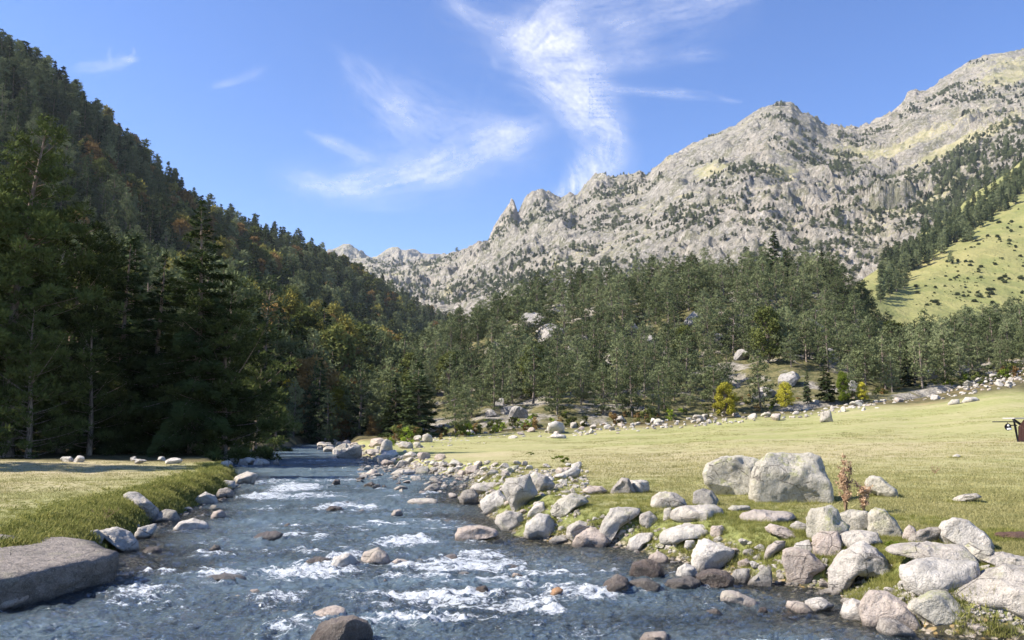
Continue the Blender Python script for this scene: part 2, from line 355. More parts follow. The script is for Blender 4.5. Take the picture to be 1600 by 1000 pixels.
def cloud_mat():
    n = NT('cirrus'); d = n.attr('dens')
    tr = n.n('ShaderNodeBsdfTransparent'); df = n.n('ShaderNodeBsdfTranslucent'); df.inputs[0].default_value = (1, 1, 1, 1)
    d2 = n.n('ShaderNodeBsdfDiffuse'); d2.inputs[0].default_value = (1, 1, 1, 1)
    mm = n.n('ShaderNodeMixShader'); mm.inputs[0].default_value = 0.5; n.l(df.outputs[0], mm.inputs[1]); n.l(d2.outputs[0], mm.inputs[2])
    mx = n.n('ShaderNodeMixShader'); n.l(d, mx.inputs[0]); n.l(tr.outputs[0], mx.inputs[1]); n.l(mm.outputs[0], mx.inputs[2])
    return n.done(mx.outputs[0])
M['cloud'] = cloud_mat()
def plain(name, col, rough=0.8):
    n = NT(name); P = n.n('ShaderNodeTexCoord').outputs['Object']; a = n.noise(n.mapping(P, (3, 3, 12)), 3, 4, 0.6)
    c = n.mix(n.ms(a, 0.3, 0.7), tuple(x * 0.7 for x in col), col)
    return n.done(n.bsdf(c, rough, n.bump(a, 0.4, 0.01)))
M['wood_brown'] = plain('red_brown_boards', (0.26, 0.12, 0.09)); M['wood_grey'] = plain('weathered_grey_board', (0.45, 0.43, 0.42))
M['dark'] = plain('dark_painted_board', (0.03, 0.03, 0.035)); M['white'] = plain('white_cloth', (0.75, 0.77, 0.80)); M['soil'] = plain('bare_soil', (0.10, 0.06, 0.045), 1.0)

# ------------------------------------------------------------------ river banks and valley floor
def bank(pts):
    P = np.array([CAM + ray(x, y) * (-CAM[2] / ray(x, y)[2]) for x, y in pts]); P = P[np.argsort(P[:, 1])]
    return P[:, 1], P[:, 0]
LB = bank([(-700, 1180), (-420, 1010), (-140, 962), (20, 940), (120, 900), (160, 872), (196, 845), (226, 820), (285, 796), (335, 778), (362, 760), (368, 745),
           (340, 735), (330, 722), (400, 706), (440, 699), (468, 694.5), (490, 690), (500, 685)])
RB = bank([(2100, 1180), (1680, 1010), (1440, 990), (1335, 970), (1312, 945), (1290, 922), (1222, 914), (1150, 900), (1060, 876), (1000, 860), (950, 853), (885, 850),
           (812, 838), (775, 818), (742, 790), (722, 776), (735, 760), (735, 748), (690, 741), (640, 734), (592, 723), (566, 713), (548, 701), (540, 694.5), (545, 690), (548, 685)])
def xl(Y): return np.interp(Y, *LB)
def xr(Y): return np.interp(Y, *RB)
YK = np.array([0, 10, 16, 25, 40, 60, 75, 90, 120, 200, 420.])
TAB = {  # photograph column at the horizon -> ground height at the depths above
    -1500: [.4, .4, .4, .45, .6, 1, 2, 4, 10, 30, 60], -400: [.4, .4, .42, .45, .6, 1.0, 1.5, 2, 4, 10, 20],
    0: [.35, .38, .42, .46, .55, .9, 1.2, 1.6, 2.5, 6, 12], 300: [.3, .33, .40, .42, .5, .6, .8, 1.0, 1.5, 3, 8],
    500: [.3, .4, .45, .45, .45, .5, .6, .8, 1.2, 2, 5], 640: [.3, .45, .5, .5, .5, .6, .7, .9, 1.6, 4, 5],
    870: [.3, .5, .58, .6, .62, .8, 1.05, 2.2, 6, 7, 5], 1000: [.3, .5, .60, .63, .70, 1.0, 1.55, 2.6, 7, 8, 5],
    1200: [.3, .5, .62, .70, .95, 1.55, 2.3, 3.4, 7, 8, 5], 1400: [.3, .5, .65, .80, 1.10, 2.1, 3.1, 4.4, 8, 8, 5],
    1600: [.3, .5, .66, .90, 1.35, 2.8, 4.3, 6.4, 11, 12, 8], 2000: [.3, .6, .8, 1.2, 2.0, 4.5, 6.8, 9.5, 15, 20, 12], 3100: [.3, .8, 1.2, 2.2, 4, 8, 12, 17, 25, 30, 12]}
TP = np.array(sorted(TAB)); TA = (TP - 800) / F; TZ = np.array([TAB[p] for p in TP])
def zmead(x, y):
    y = np.maximum(y, 0.5); a = np.clip(x / y, TA[0], TA[-1])
    i = np.clip(np.searchsorted(TA, a) - 1, 0, len(TA) - 2); fa = (a - TA[i]) / (TA[i + 1] - TA[i]); fa = fa * fa * (3 - 2 * fa)
    yy = np.clip(y, 0, YK[-1]); j = np.clip(np.searchsorted(YK, yy) - 1, 0, len(YK) - 2); fy = (yy - YK[j]) / (YK[j + 1] - YK[j])
    z = (TZ[i, j] * (1 - fa) + TZ[i + 1, j] * fa) * (1 - fy) + (TZ[i, j + 1] * (1 - fa) + TZ[i + 1, j + 1] * fa) * fy
    return z
def river_s(x, y):
    """signed distance-like: >0 inside the river"""
    wob = 0.22 * fbm(x, y, 1.6, 3, 91)
    return np.minimum(x - xl(y), xr(y) - x) + wob, (x - xl(y)) < (xr(y) - x)
def zground(x, y, detail=True):
    x = np.asarray(x, float); y = np.asarray(y, float)
    s, left = river_s(x, y); zm = zmead(x, y)
    if detail:
        zm = zm + 0.05 * fbm(x, y, 3.0, 4, 5) * sstep(0, 12, y) + 0.18 * fbm(x, y, 14, 3, 8) * sstep(15, 50, y)
        zm = zm + 0.05 * fbm(x, y, 0.5, 3, 19) * sstep(4.0, 0.3, -s) * sstep(60, 20, y)
    lump = np.abs(fbm(x, y, 0.9, 3, 61)) if detail else 0
    zm = zm + np.where(left, 0.22, 0.03) * lump * sstep(2.2, 0.3, -s) * sstep(50, 25, y); w = np.where(left, 0.5, 1.3)
    up = zm * sstep(0, 1, np.clip(-s / w, 0, 1) ** 0.8)
    bed = -0.42 * sstep(0, 1.6, s) + (0.10 * fbm(x, y, 0.9, 3, 33) if detail else 0) * sstep(0.1, 1.0, s)
    return np.where(s > 0, bed, up)
def at(px, py, minz=0.0):
    """photograph pixel -> point on the ground or the water"""
    d = ray(px, py); t = np.geomspace(3, 160, 900); P = CAM + d * t[:, None]
    h = np.maximum(zground(P[:, 0], P[:, 1], False), minz)
    k = np.argmax(P[:, 2] < h) if (P[:, 2] < h).any() else len(t) - 1
    if k > 0 and k < len(t) - 1:
        g0, g1 = P[k - 1, 2] - h[k - 1], P[k, 2] - h[k]; f = g0 / (g0 - g1 + 1e-9); p = P[k - 1] + (P[k] - P[k - 1]) * f; p[2] = h[k - 1] + (h[k] - h[k - 1]) * f; return p
    p = P[k].copy(); p[2] = h[k]; return p

# the valley sheet (fan shaped rows that get longer with distance so that detail is even)
pxs = np.concatenate([np.linspace(-1500, -150, 40)[:-1], np.linspace(-150, 1750, 560), np.linspace(1750, 3100, 40)[1:]])
Ys = np.concatenate([[0.4, 2, 4, 5.5], 1 / np.linspace(1 / 6.5, 1 / 75, 330), np.geomspace(77, 420, 40)])
A_ = (pxs - 800) / F; GX = A_[None, :] * Ys[:, None]; GY = np.repeat(Ys[:, None], len(pxs), 1)
GX[0] = A_ * 4; GY[0] = -3
gx, gy = GX.ravel(), GY.ravel(); gz = zground(gx, np.maximum(gy, 0.5))
s_, left_ = river_s(gx, gy)
wood = np.maximum(sstep(74, 84, gy + 6 * fbm(gx, gy, 8, 3, 3) - 0.10 * np.maximum(gx, 0) + 9 * (gx < -8)), (gx < xl(gy)) * sstep(34.5, 37.0, gy + 1.2 * fbm(gx, gy, 3, 3, 4)))
lw = sstep(2, -3, gx) * sstep(50, 40, gy); dry = lw * (0.15 + 0.75 * sstep(12, 30, gy) * sstep(-0.5, -6, s_)) + (1 - lw) * (0.25 + 0.5 * np.exp(-((gy - 31 - gx * 0.25) / 8.0) ** 2)) - 0.15 * sstep(45, 70, gy)
lush = sstep(2.4, 0.4, -s_) * (s_ < 0.3) * sstep(45, 18, gy) + 0.55 * sstep(0.1, 0.5, fbm(gx, gy, 2.6, 3, 44)) * sstep(7, 2, -s_) * sstep(30, 12, gy)
bankm = np.where(left_, sstep(-0.10, 0.05, s_), sstep(-0.55, -0.05, s_ + 0.5 * fbm(gx, gy, 0.8, 3, 12)))
gm = mesh_np('ground', np.stack([gx, gy, gz], -1), grid_faces(*GX.shape), {'dry': np.clip(dry, 0, 1), 'wood': wood, 'lush': np.clip(lush, 0, 1), 'bank': bankm}, True, M['ground'])
o = link('ground', gm); o['kind'] = 'structure'; o['label'] = 'grassy valley floor with riverbed, lawn and meadow'
# a coarse plain far beneath, to the horizon
pl = mesh_np('distant_ground', np.array([[-2500, -600, -8], [2500, -600, -8], [2500, 4700, -8], [-2500, 4700, -8]], float), np.array([[0, 1, 2, 3]]), None, False, M['floor'])
o = link('distant_ground', pl); o['kind'] = 'structure'; o['label'] = 'low ground reaching to the horizon behind the hills'

# ------------------------------------------------------------------ hills as ruled heightfields between measured lines
class Hill:
    """lines: list of [(px, py, depth), ...] from foot to ridge; back: (extra depth, drop) after the ridge"""
    def __init__(s, lines, back, curve=None):
        s.L = []
        for ln in lines[:1]:
            P = np.array([at_depth(a, b, c) for a, b, c in ln]); s.L.append((P[:, 0] / P[:, 1], P[:, 1] - 9, P[:, 2] - 5))
        for ln in lines:
            P = np.array([at_depth(a, b, c) for a, b, c in ln]); s.L.append((P[:, 0] / P[:, 1], P[:, 1], P[:, 2]))
        a, Y, Z = s.L[-1]
        s.L.append((a, Y + back[0] * 0.4, Z - back[1] * 0.35)); s.L.append((a, Y + back[0], Z - back[1]))
        s.nl = len(lines)
    def point(s, a, t, noise=None):
        a = np.asarray(a, float); t = np.clip(np.asarray(t, float) + 1, 0, len(s.L) - 1.0001); k = t.astype(int); f = t - k
        YY = np.stack([np.interp(a, l[0], l[1]) for l in s.L]); ZZ = np.stack([np.interp(a, l[0], l[2]) for l in s.L]); i = np.arange(len(a))
        Y = YY[k, i] * (1 - f) + YY[k + 1, i] * f; Z = ZZ[k, i] * (1 - f) + ZZ[k + 1, i] * f
        if noise is not None: Z = Z + noise(a * Y, Y, t - 1)
        return np.stack([a * Y, Y, Z], -1)

hillB = Hill([[(-1200, 700, 30), (-500, 690, 50), (0, 668, 62), (200, 662, 62), (400, 664, 84), (500, 660, 112), (600, 658, 140), (700, 655, 165), (780, 655, 190)],
              [(-1200, 420, 90), (-500, 420, 130), (0, 430, 180), (200, 470, 210), (400, 520, 260), (500, 545, 320), (600, 570, 400), (700, 595, 480), (780, 620, 520)],
              [(-1200, -250, 200), (-500, -250, 300), (0, 82, 400), (60, 110, 405), (120, 165, 420), (200, 235, 460), (260, 290, 490), (330, 342, 530), (400, 370, 570), (470, 392, 620), (540, 424, 700),
               (600, 455, 780), (650, 482, 820), (700, 508, 860), (780, 580, 900)]], (160, 90))
nzB = lambda x, y, t: 9 * fbm(x, y, 60, 4, 21) * np.clip(t, 0, 1) * np.where(t > 1.8, 0.4, 1)
hillC = Hill([[(540, 664, 150), (600, 668, 100), (650, 676, 88), (760, 666, 84), (870, 664, 84), (1000, 656, 86), (1200, 640, 90), (1400, 618, 94), (1500, 598, 100), (1600, 586, 105), (2300, 560, 110)],
              [(540, 660, 210), (600, 636, 140), (650, 622, 125), (760, 602, 120), (870, 585, 118), (1000, 570, 118), (1200, 560, 120), (1330, 572, 124), (1400, 598, 130), (1500, 584, 140), (1600, 564, 145), (2300, 510, 150)],
              [(540, 655, 260), (600, 612, 230), (650, 580, 210), (700, 548, 200), (760, 518, 195), (850, 478, 190), (930, 460, 188), (1050, 456, 186), (1200, 432, 184), (1290, 440, 184), (1340, 486, 184), (1385, 540, 186), (1420, 566, 195),
               (1500, 545, 215), (1600, 515, 225), (2300, 440, 230)]], (90, 30))
nzC = lambda x, y, t: (3.2 * fbm(x, y, 22, 4, 31) + 1.2 * fbm(x, y, 7, 3, 32, ridged=True)) * np.clip(t * 1.5, 0, 1)
hillD = Hill([[(1180, 560, 300), (1340, 560, 300), (1420, 560, 310), (1600, 560, 320), (2300, 560, 330)],
              [(1180, 545, 360), (1300, 510, 370), (1340, 468, 380), (1420, 452, 420), (1600, 400, 450), (2300, 250, 460)],
              [(1180, 520, 420), (1300, 480, 440), (1345, 436, 480), (1400, 398, 560), (1450, 362, 600), (1500, 322, 640), (1550, 285, 680), (1600, 250, 700), (2300, -100, 720)]], (60, 60))
nzD = lambda x, y, t: 5 * fbm(x, y, 70, 4, 41) * np.clip(t, 0, 1) + 1.0 * fbm(x, y, 14, 3, 42)
hillE = Hill([[(480, 560, 1000), (700, 560, 900), (1000, 560, 700), (1300, 560, 600), (1600, 560, 600), (2300, 560, 600)],
              [(480, 480, 1500), (600, 478, 1400), (700, 478, 1250), (800, 460, 1100), (1000, 440, 900), (1200, 440, 820), (1350, 420, 800), (1450, 370, 850), (1600, 250, 920), (2300, 100, 950)],
              [(480, 430, 2100), (570, 425, 2050), (640, 425, 2000), (700, 418, 1900), (770, 398, 1600), (850, 375, 1400), (1000, 340, 1250), (1100, 300, 1200), (1200, 270, 1200), (1300, 270, 1250), (1400, 260, 1300), (1500, 205, 1350), (1600, 165, 1400), (2300, 60, 1400)],
              [(480, 408, 2400), (570, 404, 2400), (640, 412, 2300), (695, 402, 2200), (715, 394, 2000), (740, 383, 1900), (762, 374, 1850), (772, 352, 1850), (785, 330, 1850), (797, 314, 1850), (803, 314, 1860), (809, 332, 1870), (814, 322, 1880), (822, 306, 1900), (835, 298, 1900),
               (848, 297, 1900), (862, 303, 1900), (876, 308, 1900), (890, 301, 1900), (900, 305, 1900), (914, 288, 1850), (930, 271, 1850), (942, 269, 1850), (955, 278, 1850), (975, 274, 1850), (1000, 267, 1800), (1010, 276, 1700), (1040, 248, 1600), (1070, 230, 1600), (1100, 217, 1600),
               (1150, 195, 1600), (1180, 174, 1600), (1200, 164, 1600), (1218, 160, 1600), (1236, 161, 1600), (1250, 172, 1600), (1265, 178, 1600), (1290, 194, 1650), (1320, 198, 1700), (1345, 199, 1750), (1380, 184, 1750), (1408, 169, 1750),
               (1418, 148, 1750), (1430, 143, 1750), (1450, 140, 1750), (1480, 117, 1750), (1510, 99, 1750), (1540, 86, 1750), (1600, 78, 1750), (1700, 70, 1750), (2300, 60, 1700)]], (500, 350))
def crag(x, y, s, seed, k=0.6):
    gx_, gy_ = np.floor(x / s), np.floor(y / s); bd = np.full(np.shape(x), 1e9); b2 = bd.copy(); h = np.zeros(np.shape(x))
    for dx in (-1, 0, 1):
        for dy in (-1, 0, 1):
            cx, cy = gx_ + dx, gy_ + dy; o_ = np.zeros_like(cx); px_ = (cx + _hash(cx, cy, o_, seed)) * s; py_ = (cy + _hash(cx, cy, o_ + 1, seed)) * s
            d = (x - px_) ** 2 + (y - py_) ** 2; m = d < bd; b2 = np.where(m, bd, np.minimum(b2, d)); bd = np.where(m, d, bd)
            hh = (x - px_) * (_hash(cx, cy, o_ + 2, seed) - .5) * 2 * k + (y - py_) * (_hash(cx, cy, o_ + 3, seed) - .75) * 1.6 * k + s * 0.25 * k * (_hash(cx, cy, o_ + 4, seed) - .5)
            h = np.where(m, hh, h)
    return h * sstep(0, 0.30 * s, np.sqrt(b2) - np.sqrt(bd)) - 0.06 * s * k * sstep(0.12 * s, 0, np.sqrt(b2) - np.sqrt(bd))
def nzE(x, y, t):
    edge = sstep(2.999, 2.6, t) * 0.8 + 0.12; edge = np.where(t > 3, 0.3, edge)
    w = 40 * fbm(x, y, 160, 3, 61)
    r = fbm(x + w, y * 0.8 + w, 190, 5, 51, 0.55, ridged=True); r2 = fbm(x - w * .6, y + w * .3, 55, 4, 55, 0.6, ridged=True)
    wx, wy = x + 14 * fbm(x, y, 40, 3, 63), (y + 14 * fbm(x, y, 40, 3, 64)) * 0.55; soft = 0.35 + 0.65 * sstep(-0.35, 0.25, fbm(x, y, 220, 3, 65))
    wq = y + 14 * fbm(x, y, 40, 3, 64); c = crag(wx + .4 * wq, wq, 90, 1, 0.5) + crag(wx * 1.0 + 0.6 * wq, wq * .9, 36, 2, 0.62) + 0 * wx; c2_ = crag(wx - .4 * wq, wq + 0.3 * wx, 15, 3, 0.8) + 0.5 * crag(wx, wq, 24, 7, 0.9)
    c = c + 4 * fbm(x, y, 26, 3, 79, 0.6)
    return (13 * r + 5 * r2 * 0.6) * edge * np.clip(t * 2, 0, 1) + c2_ * soft * np.clip(t * 2, 0, 1) * 0.9 + c * soft * np.interp(t, [2.6, 2.85], [1.0, 0.22]) * np.clip(t * 2, 0, 1) + 2.0 * fbm(x, y, 9, 3, 77)
hillF = Hill([[(440, 470, 2500), (560, 470, 2500), (760, 470, 2500)],
              [(440, 425, 2900), (560, 420, 2900), (640, 415, 2900), (760, 410, 2900)],
              [(440, 400, 3200), (500, 396, 3200), (525, 388, 3200), (536, 381, 3200), (546, 382, 3200), (558, 390, 3200), (572, 402, 3200), (588, 401, 3200), (598, 394, 3200), (606, 389, 3200), (613, 386, 3200), (622, 386, 3200), (627, 391, 3200),
               (634, 391, 3200), (642, 389, 3200), (652, 392, 3200), (658, 397, 3200), (680, 397, 3200), (700, 400, 3200), (760, 408, 3200)]], (500, 300))
def nzF(x, y, t):
    return (40 * fbm(x, y, 160, 5, 71, 0.6, ridged=True) + crag(x, y * .5, 60, 4, 0.7) * 1.2) * np.clip(t, 0, 1) * (sstep(2, 1.5, t) * 0.8 + 0.12)

def build_hill(name, hill, nz, px0, px1, nc, nr, mat, label, tpow=1.0, attrs=None):
    a = (np.linspace(px0, px1, nc) - 800) / F; tm = len(hill.L) - 1
    # most rows on the visible flank, a few behind the ridge
    t = np.concatenate([np.linspace(-1, 0, 8)[:-1], np.linspace(0, hill.nl - 1, nr), hill.nl - 1 + np.linspace(0, 2, 16)[1:]])
    AA, TT = np.meshgrid(a, t); P = hill.point(AA.ravel(), TT.ravel(), nz)
    at_ = attrs(P, AA.shape, TT.ravel()) if attrs else None
    o = link(name, mesh_np(name, P, grid_faces(*AA.shape), at_, True, mat)); o['kind'] = 'structure'; o['label'] = label
    return o
def mtn_attrs(P, shape, t):
    G = P.reshape(shape + (3,)); du = np.gradient(G, axis=1); dv = np.gradient(G, axis=0); N = np.cross(du, dv); N /= np.linalg.norm(N, axis=-1)[..., None] + 1e-9
    up = np.abs(N[..., 2]).ravel(); x, y = P[:, 0], P[:, 1]
    g = 0.34 * sstep(0.55, 0.95, up) + 0.46 * fbm(x, y, 110, 5, 81, 0.65) + 0.07
    # the pastures one can make out: measured centre, half sizes in metres, tilt
    d = P - CAM; pyv = 500 - F * (d[:, 2] * CP - d[:, 1] * SP) / (d[:, 1] * CP + d[:, 2] * SP); pxv = 800 + F * d[:, 0] / (d[:, 1] * CP + d[:, 2] * SP)
    for cx, cy, rx, ry, an, w in ((1440, 212, 75, 9, -24, .45), (1565, 195, 60, 12, -20, .5), (1110, 268, 40, 10, -12, .5), (1225, 268, 40, 14, -8, .45), (1080, 300, 60, 7, -18, .35), (1375, 330, 60, 18, -30, .35),
                                  (1480, 235, 60, 7, -25, .5), (1000, 330, 50, 14, -10, .25), (1600, 110, 90, 22, -10, .45), (1330, 235, 60, 10, 5, .3), (700, 455, 14, 7, -40, .5), (870, 410, 12, 6, -30, .4), (1450, 310, 60, 14, -35, .35)):
        c, s = math.cos(math.radians(an)), math.sin(math.radians(an)); ux, uy = pxv - cx, pyv - cy
        g = g + w * np.exp(-((ux * c + uy * s) / rx) ** 2 - ((-ux * s + uy * c) / ry) ** 2)
    return {'grass': np.clip(g, 0, 1.2), 'cav': np.zeros(len(P))}
build_hill('left_hill', hillB, nzB, -1200, 780, 230, 130, M['floor'], 'steep wooded hillside above the left bank')
build_hill('wooded_knoll', hillC, nzC, 540, 2200, 260, 110, M['knoll'], 'rocky knoll under the pines behind the meadow')
build_hill('green_slope', hillD, nzD, 1180, 2300, 170, 120, M['slope'], 'steep yellow green pasture on the right')
build_hill('mountain', hillE, nzE, 480, 2000, 860, 270, M['mountain'], 'long pale granite mountain ridge with two summits', attrs=mtn_attrs)
build_hill('distant_peaks', hillF, nzF, 440, 760, 300, 90, M['mountain'], 'small pale jagged peaks at the head of the valley', attrs=mtn_attrs)

# ------------------------------------------------------------------ rocks
def ico(sub):
    import bmesh
    bm = bmesh.new(); bmesh.ops.create_icosphere(bm, subdivisions=sub, radius=1.0)
    V = np.array([v.co[:] for v in bm.verts]); Fc = np.array([[v.index for v in f.verts] for f in bm.faces]); bm.free(); return V, Fc
ICO = {k: ico(k) for k in (2, 3, 4, 5, 6)}
def facet(U, rg, n=14, lo=0.72, hi=1.0):
    N = rg.normal(size=(n, 3)); N /= np.linalg.norm(N, axis=1)[:, None]; D = rg.uniform(lo, hi, n)
    dot = U @ N.T; r = np.where(dot > 0.05, D / np.maximum(dot, 0.05), 9.0)
    r = np.sort(r, axis=1)[:, :2]; k = 60.0                            # soft minimum keeps edges slightly worn
    r = -np.log(np.exp(-k * r[:, 0]) + np.exp(-k * r[:, 1])) / k
    return np.minimum(r, 1.08)
def rock_from_outline(name, poly, mat, seed, deep=0.8, rough=1.0):
    rg = np.random.default_rng(seed); poly = np.array(poly, float)
    x0, x1 = poly[:, 0].min(), poly[:, 0].max(); y0, y1 = poly[:, 1].min(), poly[:, 1].max()
    w, hgt = x1 - x0, y1 - y0; cx = (x0 + x1) / 2
    g = at(np.clip(cx, -60, 1660), y1)
    mpp = g[1] / F; W = w * mpp; D = max(W * deep, hgt * mpp * 0.6) * 1.0
    Yc = g[1] + D * 0.38; mpp = Yc / F * 1.0; W = w * mpp; H = hgt * mpp
    base = at_depth(cx, y1, Yc)                                        # outline bottom at the rock's own depth
    sub = 5 if w > 90 else 4 if w > 34 else 3
    U, Fc = ICO[sub]
    cy = y0 + (y1 - y0) * 0.55; q = poly - [cx, cy]
    # dense outline, then radius as a function of angle
    seg = np.concatenate([q, q[:1]]); den = np.concatenate([seg[i] + (seg[i + 1] - seg[i]) * np.linspace(0, 1, 24)[:, None] for i in range(len(q))])
    ang = np.arctan2(-den[:, 1], den[:, 0]); rad = np.hypot(*den.T); od = np.argsort(ang); ang, rad = ang[od], rad[od]
    ang = np.concatenate([ang - 2 * math.pi, ang, ang + 2 * math.pi]); rad = np.tile(rad, 3)
    phi = np.arctan2(U[:, 2], U[:, 0]); R = np.interp(phi, ang, rad) * mpp
    s = np.hypot(U[:, 0], U[:, 2]); fc = facet(U, rg, 11, 0.60, 0.92)
    sw = s ** 0.62; fr = 1 - (1 - fc) * np.clip(np.abs(U[:, 1]) * 1.6, 0, 0.9)
    X = R * np.cos(phi) * sw * fr; Z = R * np.sin(phi) * sw * fr; Yv = np.sign(U[:, 1]) * np.abs(U[:, 1]) ** 0.75 * D / 2 * fc
    # the back is fuller low down and the front leans back a little
    Yv = Yv + 0.10 * D * (Z / max(H, 1e-3))
    P = np.stack([X, Yv, Z], -1); S = max(W, H)
    nrm = U
    P = P + nrm * (rough * S * (0.040 * fbm3(P / S, 0.33, 5, seed, 0.6) + 0.014 * fbm3(P / S, 0.08, 3, seed + 5)))[:, None]
    low = P[:, 2] < -0.2 * H; P[low, 2] = P[low, 2] - 0.25 * H * np.clip((-P[low, 2] / H - 0.2) / 0.3, 0, 1) - 0.0
    zc = base[2] + (y1 - cy) * mpp
    m = mesh_np(name, P, Fc, None, True, M[mat])
    o = link(name, m); az = math.atan2(base[0], base[1]); o.location = (base[0], Yc, zc); o.rotation_euler = (0, 0, -az)
    return o, (base[0], Yc, W / 2)
HERO = []
def R_(poly, mat, label, name='boulder', deep=0.8, cat='boulder', group=None): HERO.append((poly, mat, label, name, deep, cat, group))
g_, w_, p_, l_, d_, wt = 'granite', 'granite_white', 'granite_pink', 'granite_lichen', 'granite_dark', 'granite_wet'
R_([(1173, 775), (1176, 745), (1188, 724), (1205, 710), (1240, 709), (1272, 708), (1282, 713), (1289, 740), (1297, 772), (1298, 780), (1262, 780), (1235, 784), (1190, 785)], l_, 'huge angular boulder on the meadow with yellow lichen and a diagonal crack', deep=0.8)
R_([(1100, 742), (1107, 728), (1130, 717), (1160, 714), (1192, 720), (1190, 772), (1150, 773), (1118, 766), (1103, 756)], l_, 'large rounded lichened boulder leaning against the left of the huge angular one')
R_([(783, 764), (793, 750), (812, 748), (827, 743), (833, 758), (840, 772), (832, 779), (818, 790), (806, 800), (800, 793), (790, 778)], g_, 'upright heart shaped grey boulder narrowing towards its foot at the river edge')
R_([(751, 784), (760, 775), (780, 766), (795, 783), (797, 798), (760, 799), (752, 792)], w_, 'whitish boulder with green mossy cap, left foot of the heart shaped boulder')
R_([(714, 779), (722, 768), (740, 764), (747, 774), (748, 787), (722, 789)], d_, 'squarish grey boulder with dark cracks furthest into the river bend')
R_([(733, 762), (745, 755), (775, 754), (784, 763), (770, 769), (748, 770)], g_, 'flat pale boulder behind the squarish cracked one')
R_([(711, 838), (715, 826), (730, 822), (755, 822), (775, 829), (780, 836), (760, 842), (728, 846), (714, 844)], p_, 'low pinkish boulder lying in the water with one vertical crack')
R_([(818, 838), (821, 820), (840, 804), (858, 806), (870, 820), (876, 834), (862, 843), (828, 843)], w_, 'round white boulder with rusty foot at the water line')
R_([(772, 818), (776, 806), (795, 799), (815, 803), (821, 822), (808, 829), (785, 827)], g_, 'speckled grey rounded boulder left of the rusty footed white one')
R_([(860, 797), (872, 783), (895, 773), (914, 776), (921, 785), (905, 793), (880, 802), (863, 801)], l_, 'domed boulder in the grass with a dark mossy right tip')
R_([(822, 804), (835, 790), (850, 784), (854, 802), (840, 808)], w_, 'pointed white stone wedged behind the round white boulder')
R_([(826, 745), (835, 737), (855, 744), (868, 758), (862, 766), (843, 768), (832, 758)], g_, 'pale boulder behind the right shoulder of the heart shaped one')
R_([(866, 748), (880, 738), (900, 728), (909, 734), (905, 743), (885, 748)], w_, 'white slanting boulder at the meadow end of the rock pile')
R_([(884, 838), (886, 825), (905, 815), (926, 820), (915, 835), (895, 843)], g_, 'roundish stone behind the foot of the leaning slab')
R_([(933, 840), (940, 820), (955, 795), (966, 793), (1001, 797), (998, 806), (972, 823), (955, 845), (940, 847)], g_, 'long slab leaning up to the right out of the bank', deep=0.5)
R_([(893, 850), (900, 838), (925, 825), (945, 834), (951, 846), (944, 853), (905, 855)], p_, 'broad pinkish boulder at the water under the leaning slab')
R_([(857, 845), (868, 838), (888, 836), (895, 843), (880, 849), (862, 849)], d_, 'small dark flat stone between two boulders at the water edge')
R_([(952, 770), (962, 757), (972, 747), (983, 749), (994, 769), (975, 771)], d_, 'brown grey peaked boulder standing alone in the grass')
R_([(984, 750), (1013, 751), (1016, 767), (1000, 769), (988, 767)], w_, 'block shaped white stone right behind the peaked brown grey boulder')
R_([(1018, 792), (1020, 778), (1030, 770), (1055, 770), (1070, 782), (1072, 789), (1045, 794), (1022, 796)], g_, 'low rounded boulder left of the pitted one with a black mark')
R_([(1083, 787), (1085, 770), (1100, 764), (1115, 768), (1123, 781), (1120, 789), (1100, 791)], d_, 'pitted grey boulder with a black mark resting behind a long low one')
R_([(1048, 812), (1052, 797), (1070, 791), (1120, 790), (1131, 797), (1131, 808), (1115, 815), (1080, 817)], g_, 'long low boulder with greenish lichen in front of the pitted one')
R_([(1036, 816), (1038, 796), (1049, 794), (1052, 816)], g_, 'narrow upright stone at the left end of the long low boulder')
R_([(1029, 843), (1035, 831), (1060, 822), (1095, 820), (1112, 822), (1119, 832), (1100, 837), (1070, 841), (1050, 849), (1033, 848)], w_, 'long bright white slab lying in the bank grass')
R_([(1110, 836), (1112, 823), (1130, 821), (1134, 832), (1122, 841)], p_, 'pink weathered lump at the right end of the bright white slab')
R_([(980, 856), (983, 843), (1000, 835), (1020, 833), (1023, 840), (1006, 851), (1000, 859), (985, 859)], w_, 'pale stone half in the grass at the water below the white slab')
R_([(1155, 812), (1160, 803), (1180, 797), (1210, 801), (1235, 800), (1241, 810), (1215, 817), (1185, 818), (1165, 818)], p_, 'flat sunken slab in front of the huge angular boulder')
R_([(1195, 827), (1205, 820), (1230, 826), (1248, 837), (1246, 844), (1225, 840), (1200, 833)], p_, 'thin low slab with a dark right tip in bright grass')
R_([(1232, 822), (1245, 815), (1263, 820), (1262, 829), (1245, 831)], g_, 'small flat stone left of the big lichened block')
R_([(1000, 820), (1000, 806), (1015, 799), (1031, 813), (1012, 826)], g_, 'knobbly stone just right of the leaning slab top')
R_([(1136, 797), (1145, 790), (1172, 791), (1168, 798), (1150, 799)], g_, 'thin flat stone in the grass right of the pitted boulder')
R_([(908, 768), (920, 760), (940, 760), (951, 768), (930, 772)], p_, 'low flat stone left of the peaked brown grey boulder')
R_([(1081, 886), (1083, 866), (1093, 848), (1103, 843), (1125, 852), (1148, 862), (1145, 873), (1130, 884), (1120, 893), (1095, 893)], w_, 'wedge shaped white boulder standing at the stream side grass')
R_([(1069, 856), (1072, 845), (1085, 845), (1088, 856), (1080, 860)], w_, 'small white stone touching the wedge shaped boulder')
R_([(1056, 902), (1060, 890), (1072, 883), (1085, 888), (1091, 901), (1085, 907), (1060, 907)], w_, 'clean white stone at the water below the wedge shaped boulder')
